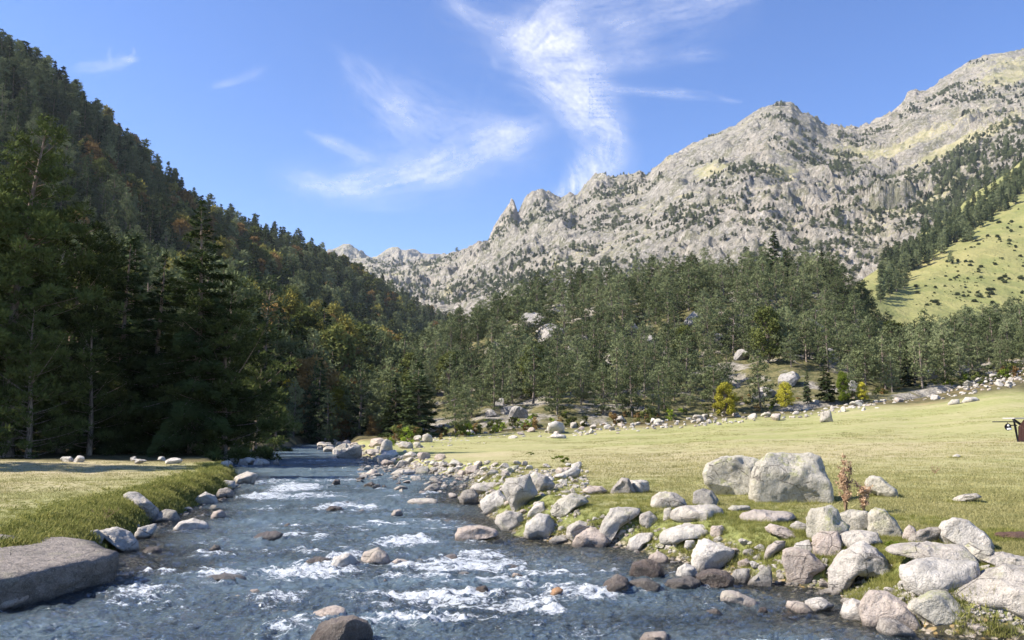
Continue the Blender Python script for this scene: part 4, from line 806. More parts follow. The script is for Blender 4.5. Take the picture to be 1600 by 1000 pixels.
# ------------------------------------------------------------------ trees
def tri_leaves(B, Dr, L, W, rg, O=None):
    """one thin triangle per leaf or needle tuft: base B, direction Dr, length L, width W"""
    Dr = Dr / (np.linalg.norm(Dr, axis=1)[:, None] + 1e-9); s = rg.normal(size=B.shape)
    if O is not None: s = O / (np.linalg.norm(O, axis=1)[:, None] + 1e-9) + 0.28 * s
    s = np.cross(Dr, s); s /= np.linalg.norm(s, axis=1)[:, None] + 1e-9
    V = np.stack([B - s * (W / 2)[:, None], B + s * (W / 2)[:, None], B + Dr * L[:, None]], 1).reshape(-1, 3)
    return V, np.arange(len(V)).reshape(-1, 3)
def make_conifer(seed, h, kind, dens=1.0, leaf=0.2, tsides=6, limb_detail=True, base=0.08, R=None, narrow=1.0, mk_dark=False):
    rg = np.random.default_rng(seed); wood = Acc(); V = []; Fc = []; T = []; n0 = 0
    R = (R or (0.21 * h if kind == 'fir' else 0.24 * h)) * narrow
    zz = np.linspace(-0.4, h * 0.97, 9); bend = 0.015 * h if kind == 'fir' else 0.035 * h
    ph = rg.uniform(0, 6.28, 4); tx = bend * np.sin(zz / h * 3 + ph[0]) * (zz / h); ty = bend * np.sin(zz / h * 2.4 + ph[1]) * (zz / h)
    rr = (0.017 * h + 0.03) * (1 - zz / h * 0.93).clip(0.03); v, f = tube(np.stack([tx, ty, zz], -1), rr, tsides); wood.add(v, f)
    nw = int(h * (2.8 if kind == 'fir' else 2.3) * (1.0 if limb_detail else 0.6)); lev = np.linspace(base, 0.985, nw)
    LB_, LD, LL, LW, LT, LO = [], [], [], [], [], []
    lobes = rg.uniform(0.7, 1.15, 8)
    for t in lev:
        zt = t * h; u = (t - base) / (1 - base)
        if kind == 'fir': prof = (1 - u) ** 0.85 * (0.55 + 0.45 * min(1, u / 0.12 + 0.3)) + 0.025
        else: prof = (1 - u ** 1.5) ** 0.8 * (0.70 + 0.30 * min(1, u / 0.25)) + 0.05
        nb = rg.integers(4, 7) if kind == 'fir' else rg.integers(3, 6)
        a0 = rg.uniform(0, 6.28)
        for b in range(nb):
            az = a0 + b * 6.283 / nb + rg.normal() * 0.3; L = R * prof * rg.uniform(0.65, 1.15) * np.interp((az % 6.283) / 6.283 * 8, range(9), list(lobes) + [lobes[0]])
            if kind == 'pine': L *= rg.choice([1, 1, 1, 0.55, 1.2])
            if kind == 'pine' and rg.random() < 0.08: continue
            d0 = (-0.30 + 0.75 * u) if kind == 'fir' else (0.05 + 0.75 * u) + rg.normal() * 0.15
            n = 5; q = np.linspace(0, 1, n); droop = (-0.25 if kind == 'fir' else 0.18) * L * q ** 2 + (0.16 * L * q ** 3 if kind == 'fir' else 0)
            hx, hy = math.cos(az), math.sin(az); zj = zt + rg.uniform(-.5, .5) * h / nw * 1.3; d0 += rg.normal() * 0.10; c0 = np.array([np.interp(zj, zz, tx), np.interp(zj, zz, ty), zj])
            br = c0 + np.stack([hx * L * q, hy * L * q, L * q * math.tan(np.clip(d0, -0.6, 1.0)) * 0.8 + droop], -1)
            if limb_detail and L > 0.35:
                v, f = tube(br, (0.012 + 0.022 * L) * (1 - 0.85 * q) * 0.55, 3); wood.add(v, f)
            if kind == 'fir':
                m = max(4, int(dens * L * L * 34 + 6)); w = rg.random(m) ** 0.62; w = 0.10 + 0.9 * w
                bp = np.stack([np.interp(w, q, br[:, i]) for i in range(3)], -1); side = rg.choice([-1, 1], m) * rg.random(m) * 0.42 * L * (1.12 - w) ** 0.7
                lat = np.array([-hy, hx, 0]); bp = bp + lat * side[:, None] + np.stack([0 * w, 0 * w, -0.30 * np.abs(side) + rg.normal(size=m) * 0.04 * L], -1)
                LO.append(np.tile([hx * .75, hy * .75, 0.55], (m, 1)) + lat * (side / L)[:, None] * 0.8); D = np.array([hx, hy, 0]) * 0.8 + lat * (np.sign(side) * 0.7)[:, None] + rg.normal(size=(m, 3)) * 0.30 + np.array([0, 0, -0.15])
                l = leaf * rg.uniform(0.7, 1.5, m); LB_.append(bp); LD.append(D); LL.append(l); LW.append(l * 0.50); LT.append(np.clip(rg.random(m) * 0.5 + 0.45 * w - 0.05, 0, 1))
            else:
                nc = max(1, int(L * 2.3 + 0.6)); 
                for c in range(nc):
                    wq = 1 - 0.62 * (c / max(nc, 1)) * rg.uniform(0.6, 1.1); cp = np.array([np.interp(wq, q, br[:, i]) for i in range(3)]); rad = rg.uniform(0.20, 0.36) * (0.5 + 0.35 * min(L, 2.2)) * (h / 9) ** 0.3
                    cp = cp + rg.normal(size=3) * np.array([0.22, 0.22, 0.07]) * L * (c > 0)
                    m = max(6, int(dens * 170 * rad ** 2 * 1.6)); D = rg.normal(size=(m, 3)); D /= np.linalg.norm(D, axis=1)[:, None]; D[:, 2] = D[:, 2] * 0.62 + 0.12
                    bp = cp + D * (rad * rg.uniform(0.25, 1.0, m) ** 0.6)[:, None]; l = leaf * rg.uniform(0.7, 1.4, m)
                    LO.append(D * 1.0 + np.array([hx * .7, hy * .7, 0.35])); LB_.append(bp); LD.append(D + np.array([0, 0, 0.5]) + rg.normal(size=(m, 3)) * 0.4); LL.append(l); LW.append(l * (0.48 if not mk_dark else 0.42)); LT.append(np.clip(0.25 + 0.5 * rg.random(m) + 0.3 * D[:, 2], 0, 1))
    # the leader
    m = int(20 * dens + 8); bp = np.stack([np.full(m, tx[-1]), np.full(m, ty[-1]), h * rg.uniform(0.92, 1.0, m)], -1); D = rg.normal(size=(m, 3)) * 0.7 + np.array([0, 0, 0.8])
    LO.append(D); LB_.append(bp); LD.append(D); LL.append(np.full(m, leaf)); LW.append(np.full(m, leaf * 0.4)); LT.append(rg.random(m))
    v, f = tri_leaves(np.concatenate(LB_), np.concatenate(LD), np.concatenate(LL), np.concatenate(LW), rg, np.concatenate(LO))
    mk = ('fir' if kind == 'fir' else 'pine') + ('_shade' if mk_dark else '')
    return wood.mesh('trunk', M['bark'], True), mesh_np('crown', v, f, {'tint': np.repeat(np.concatenate(LT), 3)}, False, M[mk])
def make_broadleaf(seed, h, mat, dens=1.0, leaf=0.2, base=0.12, R=None, nclump=26, cl=1.0):
    rg = np.random.default_rng(seed); wood = Acc(); R = R or 0.30 * h
    zz = np.linspace(-0.3, h * 0.8, 6); P = np.stack([0.03 * h * np.sin(zz), 0.02 * h * np.cos(zz * 1.3) - 0.02 * h, zz], -1); v, f = tube(P, (0.02 * h) * (1 - zz / h).clip(0.1), 6); wood.add(v, f)
    B, D_, L_, T_, O_ = [], [], [], [], []
    for c in range(nclump):
        t = rg.uniform(base, 0.97); az = rg.uniform(0, 6.28); u = (t - base) / (1 - base); prof = math.sin(math.pi * min(0.97, 0.14 + 0.83 * u) ** 0.85) ** 0.7
        rad = R * prof * rg.uniform(0.35, 0.85); cp = np.array([math.cos(az) * rad, math.sin(az) * rad, t * h]); cr = h * rg.uniform(0.08, 0.14) * cl
        s = np.array([0, 0, max(0.05, t - 0.22) * h]); v, f = tube(np.stack([s, s * .5 + cp * .5 + [0, 0, -0.02 * h], cp]), np.array([0.010, 0.006, 0.003]) * h, 3); wood.add(v, f)
        m = int(dens * 230 * (cr / h / 0.11) ** 2); d = rg.normal(size=(m, 3)); d /= np.linalg.norm(d, axis=1)[:, None]
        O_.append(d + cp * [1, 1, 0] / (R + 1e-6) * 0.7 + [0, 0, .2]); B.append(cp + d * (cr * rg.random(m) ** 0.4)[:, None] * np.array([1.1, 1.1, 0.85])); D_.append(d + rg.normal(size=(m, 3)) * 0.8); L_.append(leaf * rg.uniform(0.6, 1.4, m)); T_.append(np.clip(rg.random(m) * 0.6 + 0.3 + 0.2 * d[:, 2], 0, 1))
    l = np.concatenate(L_); v, f = tri_leaves(np.concatenate(B), np.concatenate(D_), l, l * 0.8, rg, np.concatenate(O_))
    return wood.mesh('trunk', M['bark'], True), mesh_np('crown', v, f, {'tint': np.repeat(np.concatenate(T_), 3)}, False, M[mat])
def tree(pair, loc, rot, sc, name, label, cat, group=None):
    e = empty(name, loc); e.rotation_euler = (0, 0, rot); e.scale = sc if hasattr(sc, '__len__') else (sc, sc, sc)
    for nm, m in zip(('trunk', 'crown'), pair): link(nm, m, e)
    tag(e, label, cat, group); return e
def joined(pair):                                                        # one mesh with both materials, for masses
    import bmesh
    bm = bmesh.new(); m = bpy.data.meshes.new('tree')
    va = [np.empty(len(p.vertices) * 3, np.float32) for p in pair]; [p.vertices.foreach_get('co', v) for p, v in zip(pair, va)]
    fa = [np.empty(len(p.loops), np.int32) for p in pair]; [p.loops.foreach_get('vertex_index', f) for p, f in zip(pair, fa)]
    ta = [np.empty(len(p.vertices), np.float32) for p in pair]; [p.attributes['tint'].data.foreach_get('value', t) for p, t in zip(pair, ta)]
    n0 = len(va[0]) // 3; V = np.concatenate(va).reshape(-1, 3); Fc = np.concatenate([fa[0].reshape(-1, 3), fa[1].reshape(-1, 3) + n0])
    m = mesh_np('tree', V, Fc, {'tint': np.concatenate(ta)}, False, pair[0].materials[0]); m.materials.append(pair[1].materials[0])
    mi = np.zeros(len(Fc), np.int32); mi[len(fa[0]) // 3:] = 1; m.polygons.foreach_set('material_index', mi); return m

# big near trees of the left bank: each its own mesh
def hero_tree(px, topy, Y, kind, seed, label, zb=None, dens=1.0, leaf=0.2, base=0.08, rel=None, narrow=1.0, rot=0.0):
    a = ray(px, 700); x_ = a[0] / a[1] * Y; z0 = float(zground(x_, Y)) if zb is None else zb
    top = at_depth(px, topy, Y)[2]; h = top - z0 + 0.1
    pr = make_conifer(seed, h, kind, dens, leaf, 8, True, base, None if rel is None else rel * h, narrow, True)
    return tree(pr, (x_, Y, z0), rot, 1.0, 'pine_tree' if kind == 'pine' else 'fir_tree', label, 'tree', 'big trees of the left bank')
HT = [(12, 188, 40, 'pine', 'tall pine at the left edge with bright sunlit top and forked pale trunk', 1.0, .22, .22, .19), (95, 330, 44, 'pine', 'broad dark pine right of the tall left edge pine', 1.0, .2, .06, .26), (182, 372, 46, 'fir', 'dark fir between the left pines and the tallest river side fir', 1.0, .2, .04, .26),
      (238, 392, 47, 'fir', 'slimmer fir crowded against the tallest river side fir', 1.0, .2, .05, .22), (300, 318, 44, 'fir', 'tallest river side fir with its bare lower trunk at the lawn corner', 1.1, .2, .16, .25), (352, 455, 45, 'pine', 'dark spreading pine just right of the tallest river side fir', 1.1, .2, .05, .36),
      (398, 560, 50, 'pine', 'low dark pine at the river corner of the left woods', 1.1, .2, .03, .42), (-45, 300, 40, 'pine', 'pine half outside the left edge of the photo', .8, .22, .08, .26), (45, 480, 39, 'pine', 'shaggy shorter pine in front of the left edge pines', 1.0, .18, .02, .36),
      (140, 500, 42, 'pine', 'shaggy lower pine in front of the dark fir', 1.0, .18, .03, .34), (258, 560, 46, 'pine', 'low pine hanging grey twigs beside the bare trunk', 1.0, .18, .04, .36), (60, 400, 52, 'fir', 'dark fir behind the left edge pines', .8, .24, .05, .24), (330, 520, 56, 'fir', 'dark fir filling the gap behind the spreading pine', .8, .24, .02, .30),
      (205, 520, 55, 'fir', 'dark fir deep in the shade behind the lawn', .8, .24, .02, .32), (120, 440, 58, 'fir', 'tall dark fir in the second row of the left woods', .8, .24, .03, .26), (430, 615, 62, 'fir', 'small dark fir last in the left woods before the river bend', .8, .2, .02, .34), (20, 560, 44, 'pine', 'low pine in deep shade behind the far left of the lawn', .9, .2, .01, .45)]
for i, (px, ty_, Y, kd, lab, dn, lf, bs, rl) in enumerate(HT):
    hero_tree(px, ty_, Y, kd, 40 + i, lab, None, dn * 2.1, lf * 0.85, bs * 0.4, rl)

# shared kinds at middle size
FIR = [make_conifer(200 + k, 9, 'fir', 0.95, 0.30, 5, True, 0.03, None, 0.95 + 0.14 * (k % 3)) for k in range(4)]
PINE = [make_conifer(230 + k, 7.5, 'pine', 0.95, 0.245, 5, True, (0.06, 0.03, 0.16, 0.08, 0.04, 0.24)[k], None, (1.0, 1.12, 0.92, 1.35, 1.05, 1.25)[k]) for k in range(6)]
BEE = [make_broadleaf(260, 7, 'beech_yellow', 0.55, 0.24, nclump=60, cl=0.75), make_broadleaf(261, 7, 'beech_orange', 0.55, 0.24, nclump=60, cl=0.75), make_broadleaf(262, 7, 'beech_green', 0.55, 0.24, nclump=60, cl=0.75), make_broadleaf(263, 7, 'beech_green', 0.55, 0.24, R=1.8, nclump=60, cl=0.75)]
GOLD = make_broadleaf(265, 7, 'bush_gold', 0.6, 0.24, 0.02, 2.7, 95, 0.72); LIME = make_broadleaf(266, 7, 'bush_green', 0.6, 0.24, 0.04, 2.1, 85, 0.72)
HB = {id(GOLD): 7, id(LIME): 7}; HB.update({id(p): 9 for p in FIR}); HB.update({id(p): 7.5 for p in PINE}); HB.update({id(p): 7 for p in BEE})
rt = random.Random(5)
placed = []
def put(px, basepy, toppy, Y, pair, name, label, cat='tree', group=None, wide=1.0, z=None):
    a = ray(px, basepy); x_ = a[0] / a[1] * Y; z0 = at_depth(px, basepy, Y)[2] if z is None else z
    h = at_depth(px, toppy, Y)[2] - z0; s = h / HB[id(pair)]; placed.append((x_, Y, 1.5))
    return tree(pair, (x_, Y, z0 - 0.1), rt.uniform(0, 6.28), (s * wide, s * wide, s), name, label, cat, group)
put(655, 688, 565, 78, FIR[1], 'fir_tree', 'bushy bright green fir standing nearest at the far river bend', wide=1.45)
put(618, 690, 590, 80, FIR[2], 'fir_tree', 'fir half hidden left of the bushy bright green one', wide=1.2)
put(711, 672, 598, 76, PINE[0], 'pine_tree', 'young open pine right of the bushy bright green fir', wide=1.2)
put(497, 695, 562, 84, FIR[0], 'fir_tree', 'slim fir standing where the river disappears', wide=1.0)
put(514, 696, 655, 80, FIR[3], 'fir_tree', 'small pointed fir in front of the slim one at the river')
put(455, 690, 600, 88, PINE[3], 'pine_tree', 'pale rounded pine left of the slim fir', wide=1.1)
put(452, 640, 592, 92, GOLD, 'beech_tree', 'pale yellow leaved tree behind the pale rounded pine', wide=1.0)
put(525, 662, 605, 88, GOLD, 'beech_tree', 'golden yellow tree right of the slim fir at the river', wide=0.9)
put(535, 692, 640, 86, BEE[1], 'beech_tree', 'brownish bare looking tree over the river bend', wide=1.2)
put(565, 690, 600, 92, PINE[1], 'pine_tree', 'grey green pine between the river bend and the half hidden fir', wide=1.0)
put(585, 692, 645, 84, BEE[1], 'beech_tree', 'reddish thin bush at the dark pool', wide=1.1)
put(1134, 647, 597, 84, GOLD, 'shrub', 'round golden green shrub at the edge of the rubble', 'shrub', wide=1.05)
put(1318, 624, 580, 91, LIME, 'beech_tree', 'small lime green tree right of the dark spruces at the wood edge', wide=0.8)
put(1348, 624, 596, 91, GOLD, 'shrub', 'small yellow green shrub right of the lime green tree', 'shrub', wide=1.0)
put(1228, 634, 596, 89, GOLD, 'shrub', 'yellow green shrub left of the dark spruces at the wood edge', 'shrub', wide=1.0)
put(1292, 622, 560, 92, FIR[2], 'fir_tree', 'dark dense fir left of the lime green tree', wide=1.0)
put(1262, 626, 578, 92, FIR[3], 'fir_tree', 'dark dense fir next to the yellow green shrub', wide=0.9)
put(1545, 610, 584, 98, FIR[3], 'fir_tree', 'left of two small firs at the right meadow edge', wide=1.1)
put(1562, 610, 586, 99, FIR[1], 'fir_tree', 'right of two small firs at the right meadow edge', wide=1.1)
put(1212, 470, 362, 182, FIR[0], 'fir_tree', 'tallest fir rising above the crest of the wooded knoll', wide=1.15)
put(1232, 480, 392, 180, FIR[2], 'fir_tree', 'second tall fir right behind the tallest on the knoll', wide=1.0)
put(1286, 480, 392, 178, FIR[3], 'fir_tree', 'tall pointed tree right of the two tallest on the knoll', wide=1.0)
put(1420, 600, 540, 102, FIR[1], 'fir_tree', 'dark fir in the dip between knoll and right wood')
put(1238, 560, 505, 128, BEE[0], 'beech_tree', 'olive yellow tree half way up the knoll')
put(1352, 585, 515, 118, FIR[0], 'fir_tree', 'deep green narrow fir low on the knoll')
put(820, 712, 0, 1, FIR[0], 'x', 'x') if False else None

def sample_hill(hill, nz, n, pxr, tr, seed, dmin, keep=None, ys=None):
    rg = np.random.default_rng(seed); a = (rg.uniform(*pxr, n) - 800) / F; t = rg.uniform(*tr, n); P = hill.point(a, t, nz)
    if keep is not None: k = keep(P, a * F + 800, t); P = P[k]
    # thin out to a minimum spacing with a hash grid
    cell = {}; out = []
    for i, p in enumerate(P):
        dm = dmin(p) if callable(dmin) else dmin; c = (int(p[0] // dm), int(p[1] // dm)); ok = True
        for dx in (-1, 0, 1):
            for dy in (-1, 0, 1):
                for q in cell.get((c[0] + dx, c[1] + dy), ()):
                    if (q[0] - p[0]) ** 2 + (q[1] - p[1]) ** 2 < dm * dm: ok = False; break
                if not ok: break
            if not ok: break
        if ok: cell.setdefault(c, []).append(p); out.append(p)
    return np.array(out)
# rock outcrops showing between the knoll's pines
for px, py, w in ((1400, 556, 26), (860, 530, 34), (835, 512, 30), (1085, 505, 24), (1196, 620, 24), (1270, 515, 30), (1340, 520, 26), (1045, 560, 22), (1230, 600, 26), (1500, 585, 20), (1475, 560, 16), (1420, 545, 22), (905, 545, 26), (1025, 600, 26), (780, 640, 22), (795, 646, 16), (812, 652, 24), (768, 650, 14),
                  (1545, 562, 34), (985, 520, 22), (1330, 610, 18), (1455, 590, 18), (1182, 626, 18), (940, 600, 20), (1120, 540, 22), (890, 560, 24), (1300, 560, 24), (1380, 575, 18), (1010, 540, 22), (1255, 545, 22), (960, 560, 20), (1150, 520, 24), (1160, 560, 20)):
    a = (px - 800) / F; tt = np.linspace(0, 2, 200); Q = hillC.point(np.full(200, a), tt, nzC); d = Q - CAM
    pyv = 500 - F * (d[:, 2] * CP - d[:, 1] * SP) / (d[:, 1] * CP + d[:, 2] * SP); k = int(np.argmin(np.abs(pyv - py))); p = Q[k]; s = w * 1.35 * p[1] / F
    o = link('rock_outcrop', rnd.choice(GR['outcrop'])); o.location = (p[0], p[1], p[2] + s * 0.1); o.rotation_euler = (rnd.uniform(-.4, .4), rnd.uniform(-.4, .4), rnd.uniform(0, 6)); o.scale = (s * 0.6, s * 0.6, s * 0.62)
    tag(o, 'pale rock face ' + ('at the foot of the knoll ' if py > 595 else 'half way up the knoll ' if py > 535 else 'high on the knoll ') + ('on its left flank' if px < 850 else 'behind the far round boulder' if px < 950 else 'left of the middle' if px < 1070 else 'above the golden shrub' if px < 1200 else 'above the lime green tree' if px < 1380 else 'toward the right wood'), 'rock', 'rock faces among the knoll pines'); placed.append((p[0], p[1], s * 0.8))
# knoll pines
PK = sample_hill(hillC, nzC, 16000, (590, 1900), (0.03, 2.7), 3, lambda p: 2.3 + 0.0065 * p[1], keep=lambda P, px, t: (fbm(P[:, 0], P[:, 1], 14, 3, 205) > -0.33 - 0.1 * t) & ((t > 0.35) | (fbm(P[:, 0], P[:, 1], 8, 2, 207) > -0.30)))
hK = (4.2 + 4.6 * np.random.default_rng(9).random(len(PK))) * np.interp(PK[:, 1], [85, 180], [0.84, 1.12])
# valley woods around the river bend and between
RV = np.random.default_rng(77); VX = []
for _ in range(3000):
    Y = RV.uniform(82, 165); px = RV.uniform(405, 640); x_ = (px - 800) / F * Y
    if Y < 100 and 528 < px < 560: continue
    if all((x_ - q[0]) ** 2 + (Y - q[1]) ** 2 > 3.4 ** 2 for q in VX): VX.append((x_, Y, float(zground(x_, Y))))
VX = np.array(VX); hV = RV.uniform(6.5, 11, len(VX)) * np.interp(VX[:, 1], [82, 165], [0.85, 1.2])
# forest on the left hill
LH = sample_hill(hillB, nzB, 52000, (-330, 780), (0.0, 2.35), 4, lambda p: 4.6 + 0.0045 * p[1], keep=lambda P, px, t: (P[:, 1] > 64) & (fbm(P[:, 0], P[:, 1], 30, 3, 215) > -0.62))
rl = np.random.default_rng(15); hL = rl.uniform(9.5, 18.0, len(LH)) * np.interp(LH[:, 1], [60, 200, 900], [0.9, 0.95, 1.0])
au = fbm(LH[:, 0], LH[:, 1], 45, 3, 222) + 0.5 * rl.random(len(LH)); hue = np.where(au > 0.53 - 0.10 * sstep(250, 120, LH[:, 2]), 2, np.where(rl.random(len(LH)) < 0.45, 1, 0))
def rank_and_place(P, H, kinds, nmax, pick, label, group, name, cat='tree'):
    """the ones that show largest become trees of their own; returns the rest"""
    px = 800 + F * P[:, 0] / P[:, 1]; vis = (px > -40) & (px < 1640); sc = np.where(vis, H / P[:, 1], 0); od = np.argsort(-sc)
    first = od[:nmax]; rest = od[nmax:]
    for i in first:
        pr = pick(i); s = H[i] / HB[id(pr)]
        near = any((P[i, 0] - q[0]) ** 2 + (P[i, 1] - q[1]) ** 2 < q[2] ** 2 for q in placed)
        if near: continue
        nm = {'fir': 'fir_tree', 'pine': 'pine_tree'}.get(pr[1].materials[0].name.split('_')[0], 'beech_tree')
        lb = label(i, pr, px[i], H[i]) if callable(label) else label
        tree(pr, P[i] - [0, 0, 0.15], rt.uniform(0, 6.28), (s * rt.uniform(.85, 1.2), s * rt.uniform(.85, 1.2), s), nm, lb, cat, group)
    return rest
SPW = {'fir': 'dark fir', 'pine': 'grey green pine', 'yellow': 'yellow leaved tree', 'russet': 'russet tree', 'green': 'green leaved tree'}
KM = [(640, 'left of the bushy bright fir'), (730, 'behind the bushy bright fir'), (820, 'on the left flank'), (900, 'behind the far round boulder'), (980, 'left of the middle'), (1060, 'in the middle'), (1130, 'left above the golden shrub'), (1200, 'right above the golden shrub'), (1270, 'under the tallest firs'),
      (1340, 'above the lime green tree'), (1420, 'on the right flank'), (1500, 'below the green slope'), (9999, 'at the right edge')]
def lab_knoll(i, pr, px, h):
    y = PK[i, 1]; lv = 'at the foot of the knoll' if y < 105 else 'low on the knoll' if y < 125 else 'half way up the knoll' if y < 155 else 'near the crest of the knoll'
    if px > 1420: lv = 'in the front of the right wood' if y < 140 else 'deeper in the right wood'
    return ('tall ' if h > np.median(hK) else 'shorter ') + SPW[pr[1].materials[0].name.split('_')[0]] + ' ' + lv + ' ' + next(w for a, w in KM if px < a)
def lab_val(i, pr, px, h):
    return ('tall ' if h > 9.5 else 'shorter ') + SPW[pr[1].materials[0].name.split('_')[0]] + (' in front' if VX[i, 1] < 105 else ' further back') + ' in the bend wood, ' + ('next to the dark left woods' if px < 460 else 'left of the slim fir' if px < 500 else 'above the river mouth' if px < 560 else 'toward the knoll')
def lab_left(i, pr, px, h):
    return ('tall ' if h > 12 else 'shorter ') + SPW[pr[1].materials[0].name.split('_')[0]] + ' low on the left hill, ' + ('behind the left edge pines' if px < 150 else 'behind the dark firs' if px < 300 else 'right of the tallest river side fir' if px < 420 else 'above the river mouth' if px < 560 else 'toward the valley head')
def pick_knoll(i):
    r = rt.random(); return rt.choice(PINE) if r < 0.91 else rt.choice(FIR) if r < 0.96 else rt.choice(BEE[2:])
restK = rank_and_place(PK, hK, None, 165, pick_knoll, lab_knoll, 'trees crowding the rocky knoll', 'pine_tree')
def pick_val(i):
    r = rt.random(); return rt.choice(PINE) if r < 0.40 else rt.choice(FIR) if r < 0.84 else rt.choice(BEE)
restV = rank_and_place(VX, hV, None, 60, pick_val, lab_val, 'trees of the wood at the river bend', 'pine_tree')
vis = 800 + F * LH[:, 0] / LH[:, 1]
def pick_left(i):
    return rt.choice(BEE) if hue[i] == 2 else rt.choice(PINE) if hue[i] == 1 else rt.choice(FIR)
restL = rank_and_place(LH, hL, None, 60, pick_left, lab_left, 'trees low on the left hillside', 'fir_tree')
# the rest of the woods: light meshes instanced
MIDP = [joined(p) for p in PINE]
far_f = [joined(make_conifer(300 + k, 12, 'fir', 0.16, 0.75, 4, False, 0.04, 2.5)) for k in range(5)]
far_p = [joined(make_conifer(310 + k, 12, 'pine', 0.14, 0.75, 4, False, 0.15, 2.9)) for k in range(4)]
far_b = [joined(make_broadleaf(320, 12, 'beech_yellow', 0.22, 0.9)), joined(make_broadleaf(321, 12, 'beech_orange', 0.22, 0.9)), joined(make_broadleaf(322, 12, 'beech_green', 0.22, 0.9)), joined(make_broadleaf(323, 12, 'beech_green', 0.22, 0.9))]
for nm, hh, src, lab in (('fir_forest', 0, far_f, 'dark fir forest covering the left hillside'), ('pine_forest', 1, far_p, 'pines mixed into the forest of the left hillside'), ('autumn_forest', 2, far_b, 'yellow and russet autumn trees in the left hillside forest')):
    k = restL[(hue[restL] == hh) & (LH[restL, 1] <= 300)]; near = [[joined(p) for p in FIR], MIDP, [joined(p) for p in BEE]][hh]; w = rl.uniform(0.9, 1.15, len(k)); s = hL[k] / (9, 7.5, 7)[hh]
    scatter_stuff(nm.replace('forest', 'wood'), LH[k] - [0, 0, .3], np.stack([s * w, s * w, s], -1), rl.uniform(0, 6.28, len(k)), near, 'nearer ' + lab.replace('covering the', 'on the lower'), 31)
    k = restL[(hue[restL] == hh) & (LH[restL, 1] > 300)]; w = rl.uniform(0.85, 1.25, len(k)); s = hL[k] / 12
    scatter_stuff(nm, LH[k] - [0, 0, .3], np.stack([s * w, s * w, s], -1), rl.uniform(0, 6.28, len(k)), src, lab, 1)
k = restK; s = hK[k] / 7.5
MID = MIDP
scatter_stuff('knoll_forest', PK[k] - [0, 0, .2], np.stack([s, s, s], -1) * 1.0, rl.uniform(0, 6.28, len(k)), MID, 'pines on the crest and far side of the wooded knoll', 2)
if len(restV): scatter_stuff('valley_forest', VX[restV], hV[restV] / 8, rl.uniform(0, 6.28, len(restV)), MID + [joined(FIR[1])], 'wood beyond the river bend', 3)
# trees of the left bank that stand outside the frame and shade the woods and the lawn
for k, (x_, Y, h) in enumerate([(-36, 28.6, 25), (-40, 31, 18), (-33.5, 37, 13), (-40, 41, 15), (-46, 37, 17), (-37, 46, 14), (-45, 50, 17), (-54, 44, 18), (-55, 55, 20), (-44, 59, 18), (-62, 50, 20), (-31, 42.5, 11), (-52, 31, 24), (-34, 40, 13), (-36, 50, 15), (-42, 54, 17), (-39, 36, 15), (-48, 42, 18), (-50, 57, 20), (-38, 61, 17)]):
    pr = FIR[k % 4]; s = h / 9; tree(pr, (x_, Y, float(zground(x_, Y)) - .2), k * 1.3, (s * 1.05, s * 1.05, s), 'fir_tree', 'tall fir of the left woods beyond the left edge of the photo', 'tree', 'firs beyond the left edge')
# dark pine strip, single trees and shrubs on the green slope and mountain
rg = np.random.default_rng(50)
def hill_px(hill, nz, pxs_, pys_):
    out = []
    for px, py in zip(pxs_, pys_):
        aa = (px - 800) / F; tt = np.linspace(0, hill.nl - 1, 220); Q = hill.point(np.full(220, aa), tt, nz); d = Q - CAM
        pyv = 500 - F * (d[:, 2] * CP - d[:, 1] * SP) / (d[:, 1] * CP + d[:, 2] * SP)
        j = int(np.argmin(np.abs(pyv - py)))
        if abs(pyv[j] - py) < 6:
            aa2 = aa * (d[j, 1] * CP + d[j, 2] * SP) / d[j, 1]; out.append(hill.point(np.array([aa2]), np.array([tt[j]]), nz)[0])
    return np.array(out)
u = rg.random(420); bx = 1375 + 230 * u; by = np.interp(bx, [1375, 1420, 1500, 1560, 1605], [440, 405, 362, 320, 285]) + rg.normal(size=420) * np.interp(bx, [1375, 1450, 1605], [16, 13, 9]) + 8
Pst = hill_px(hillD, nzD, bx, by)
if len(Pst): scatter_stuff('pine_strip', Pst, rg.uniform(0.55, 0.9, len(Pst)), rg.uniform(0, 6.28, len(Pst)), far_p + far_f[:2], 'dark strip of pines climbing between pasture and mountain', 4)
bx = rg.uniform(1430, 1600, 480); by = rg.uniform(330, 480, 480); ok = (by > np.interp(bx, [1430, 1600], [450, 330])) & (fbm(bx, by * 1.5, 26, 3, 612) + 0.25 * rg.random(len(bx)) > 0.05); Psh = hill_px(hillD, nzD, bx[ok], by[ok])
sh = joined(make_broadleaf(340, 3, 'pine', 0.15, 0.5, 0.02))
if len(Psh): scatter_stuff('slope_shrubs', Psh, (0.22 + 0.75 * rg.random(len(Psh)) ** 2.5)[:, None] * np.array([1.6, 1.2, 0.6]), rg.uniform(0, 6.28, len(Psh)), [sh], 'small green shrubs dotted over the steep pasture', 5)
PM = sample_hill(hillE, nzE, 90000, (560, 1640), (0.9, 3.0), 6, lambda p: 5.0, keep=lambda P, px, t: fbm(P[:, 0] + .5 * P[:, 1], P[:, 1] * .7, 75, 5, 231, 0.75) + 0.28 * fbm(P[:, 0], P[:, 1], 300, 2, 233) > -0.04 + 0.07 * (t - 1) + 0.3 * (t > 2.75) + 0.10 * (np.abs(px - 1440) < 60) * (t > 2.0))
hM = rg.uniform(0.22, 0.5, len(PM)) + 0.5 * rg.random(len(PM)) ** 5
scatter_stuff('mountain_pines', PM - [0, 0, 0.8], np.stack([hM * 1.7, hM * 1.7, hM], -1), rg.uniform(0, 6.28, len(PM)), far_p + far_f[:1], 'dwarf pines scattered over the rocky mountain side', 7)
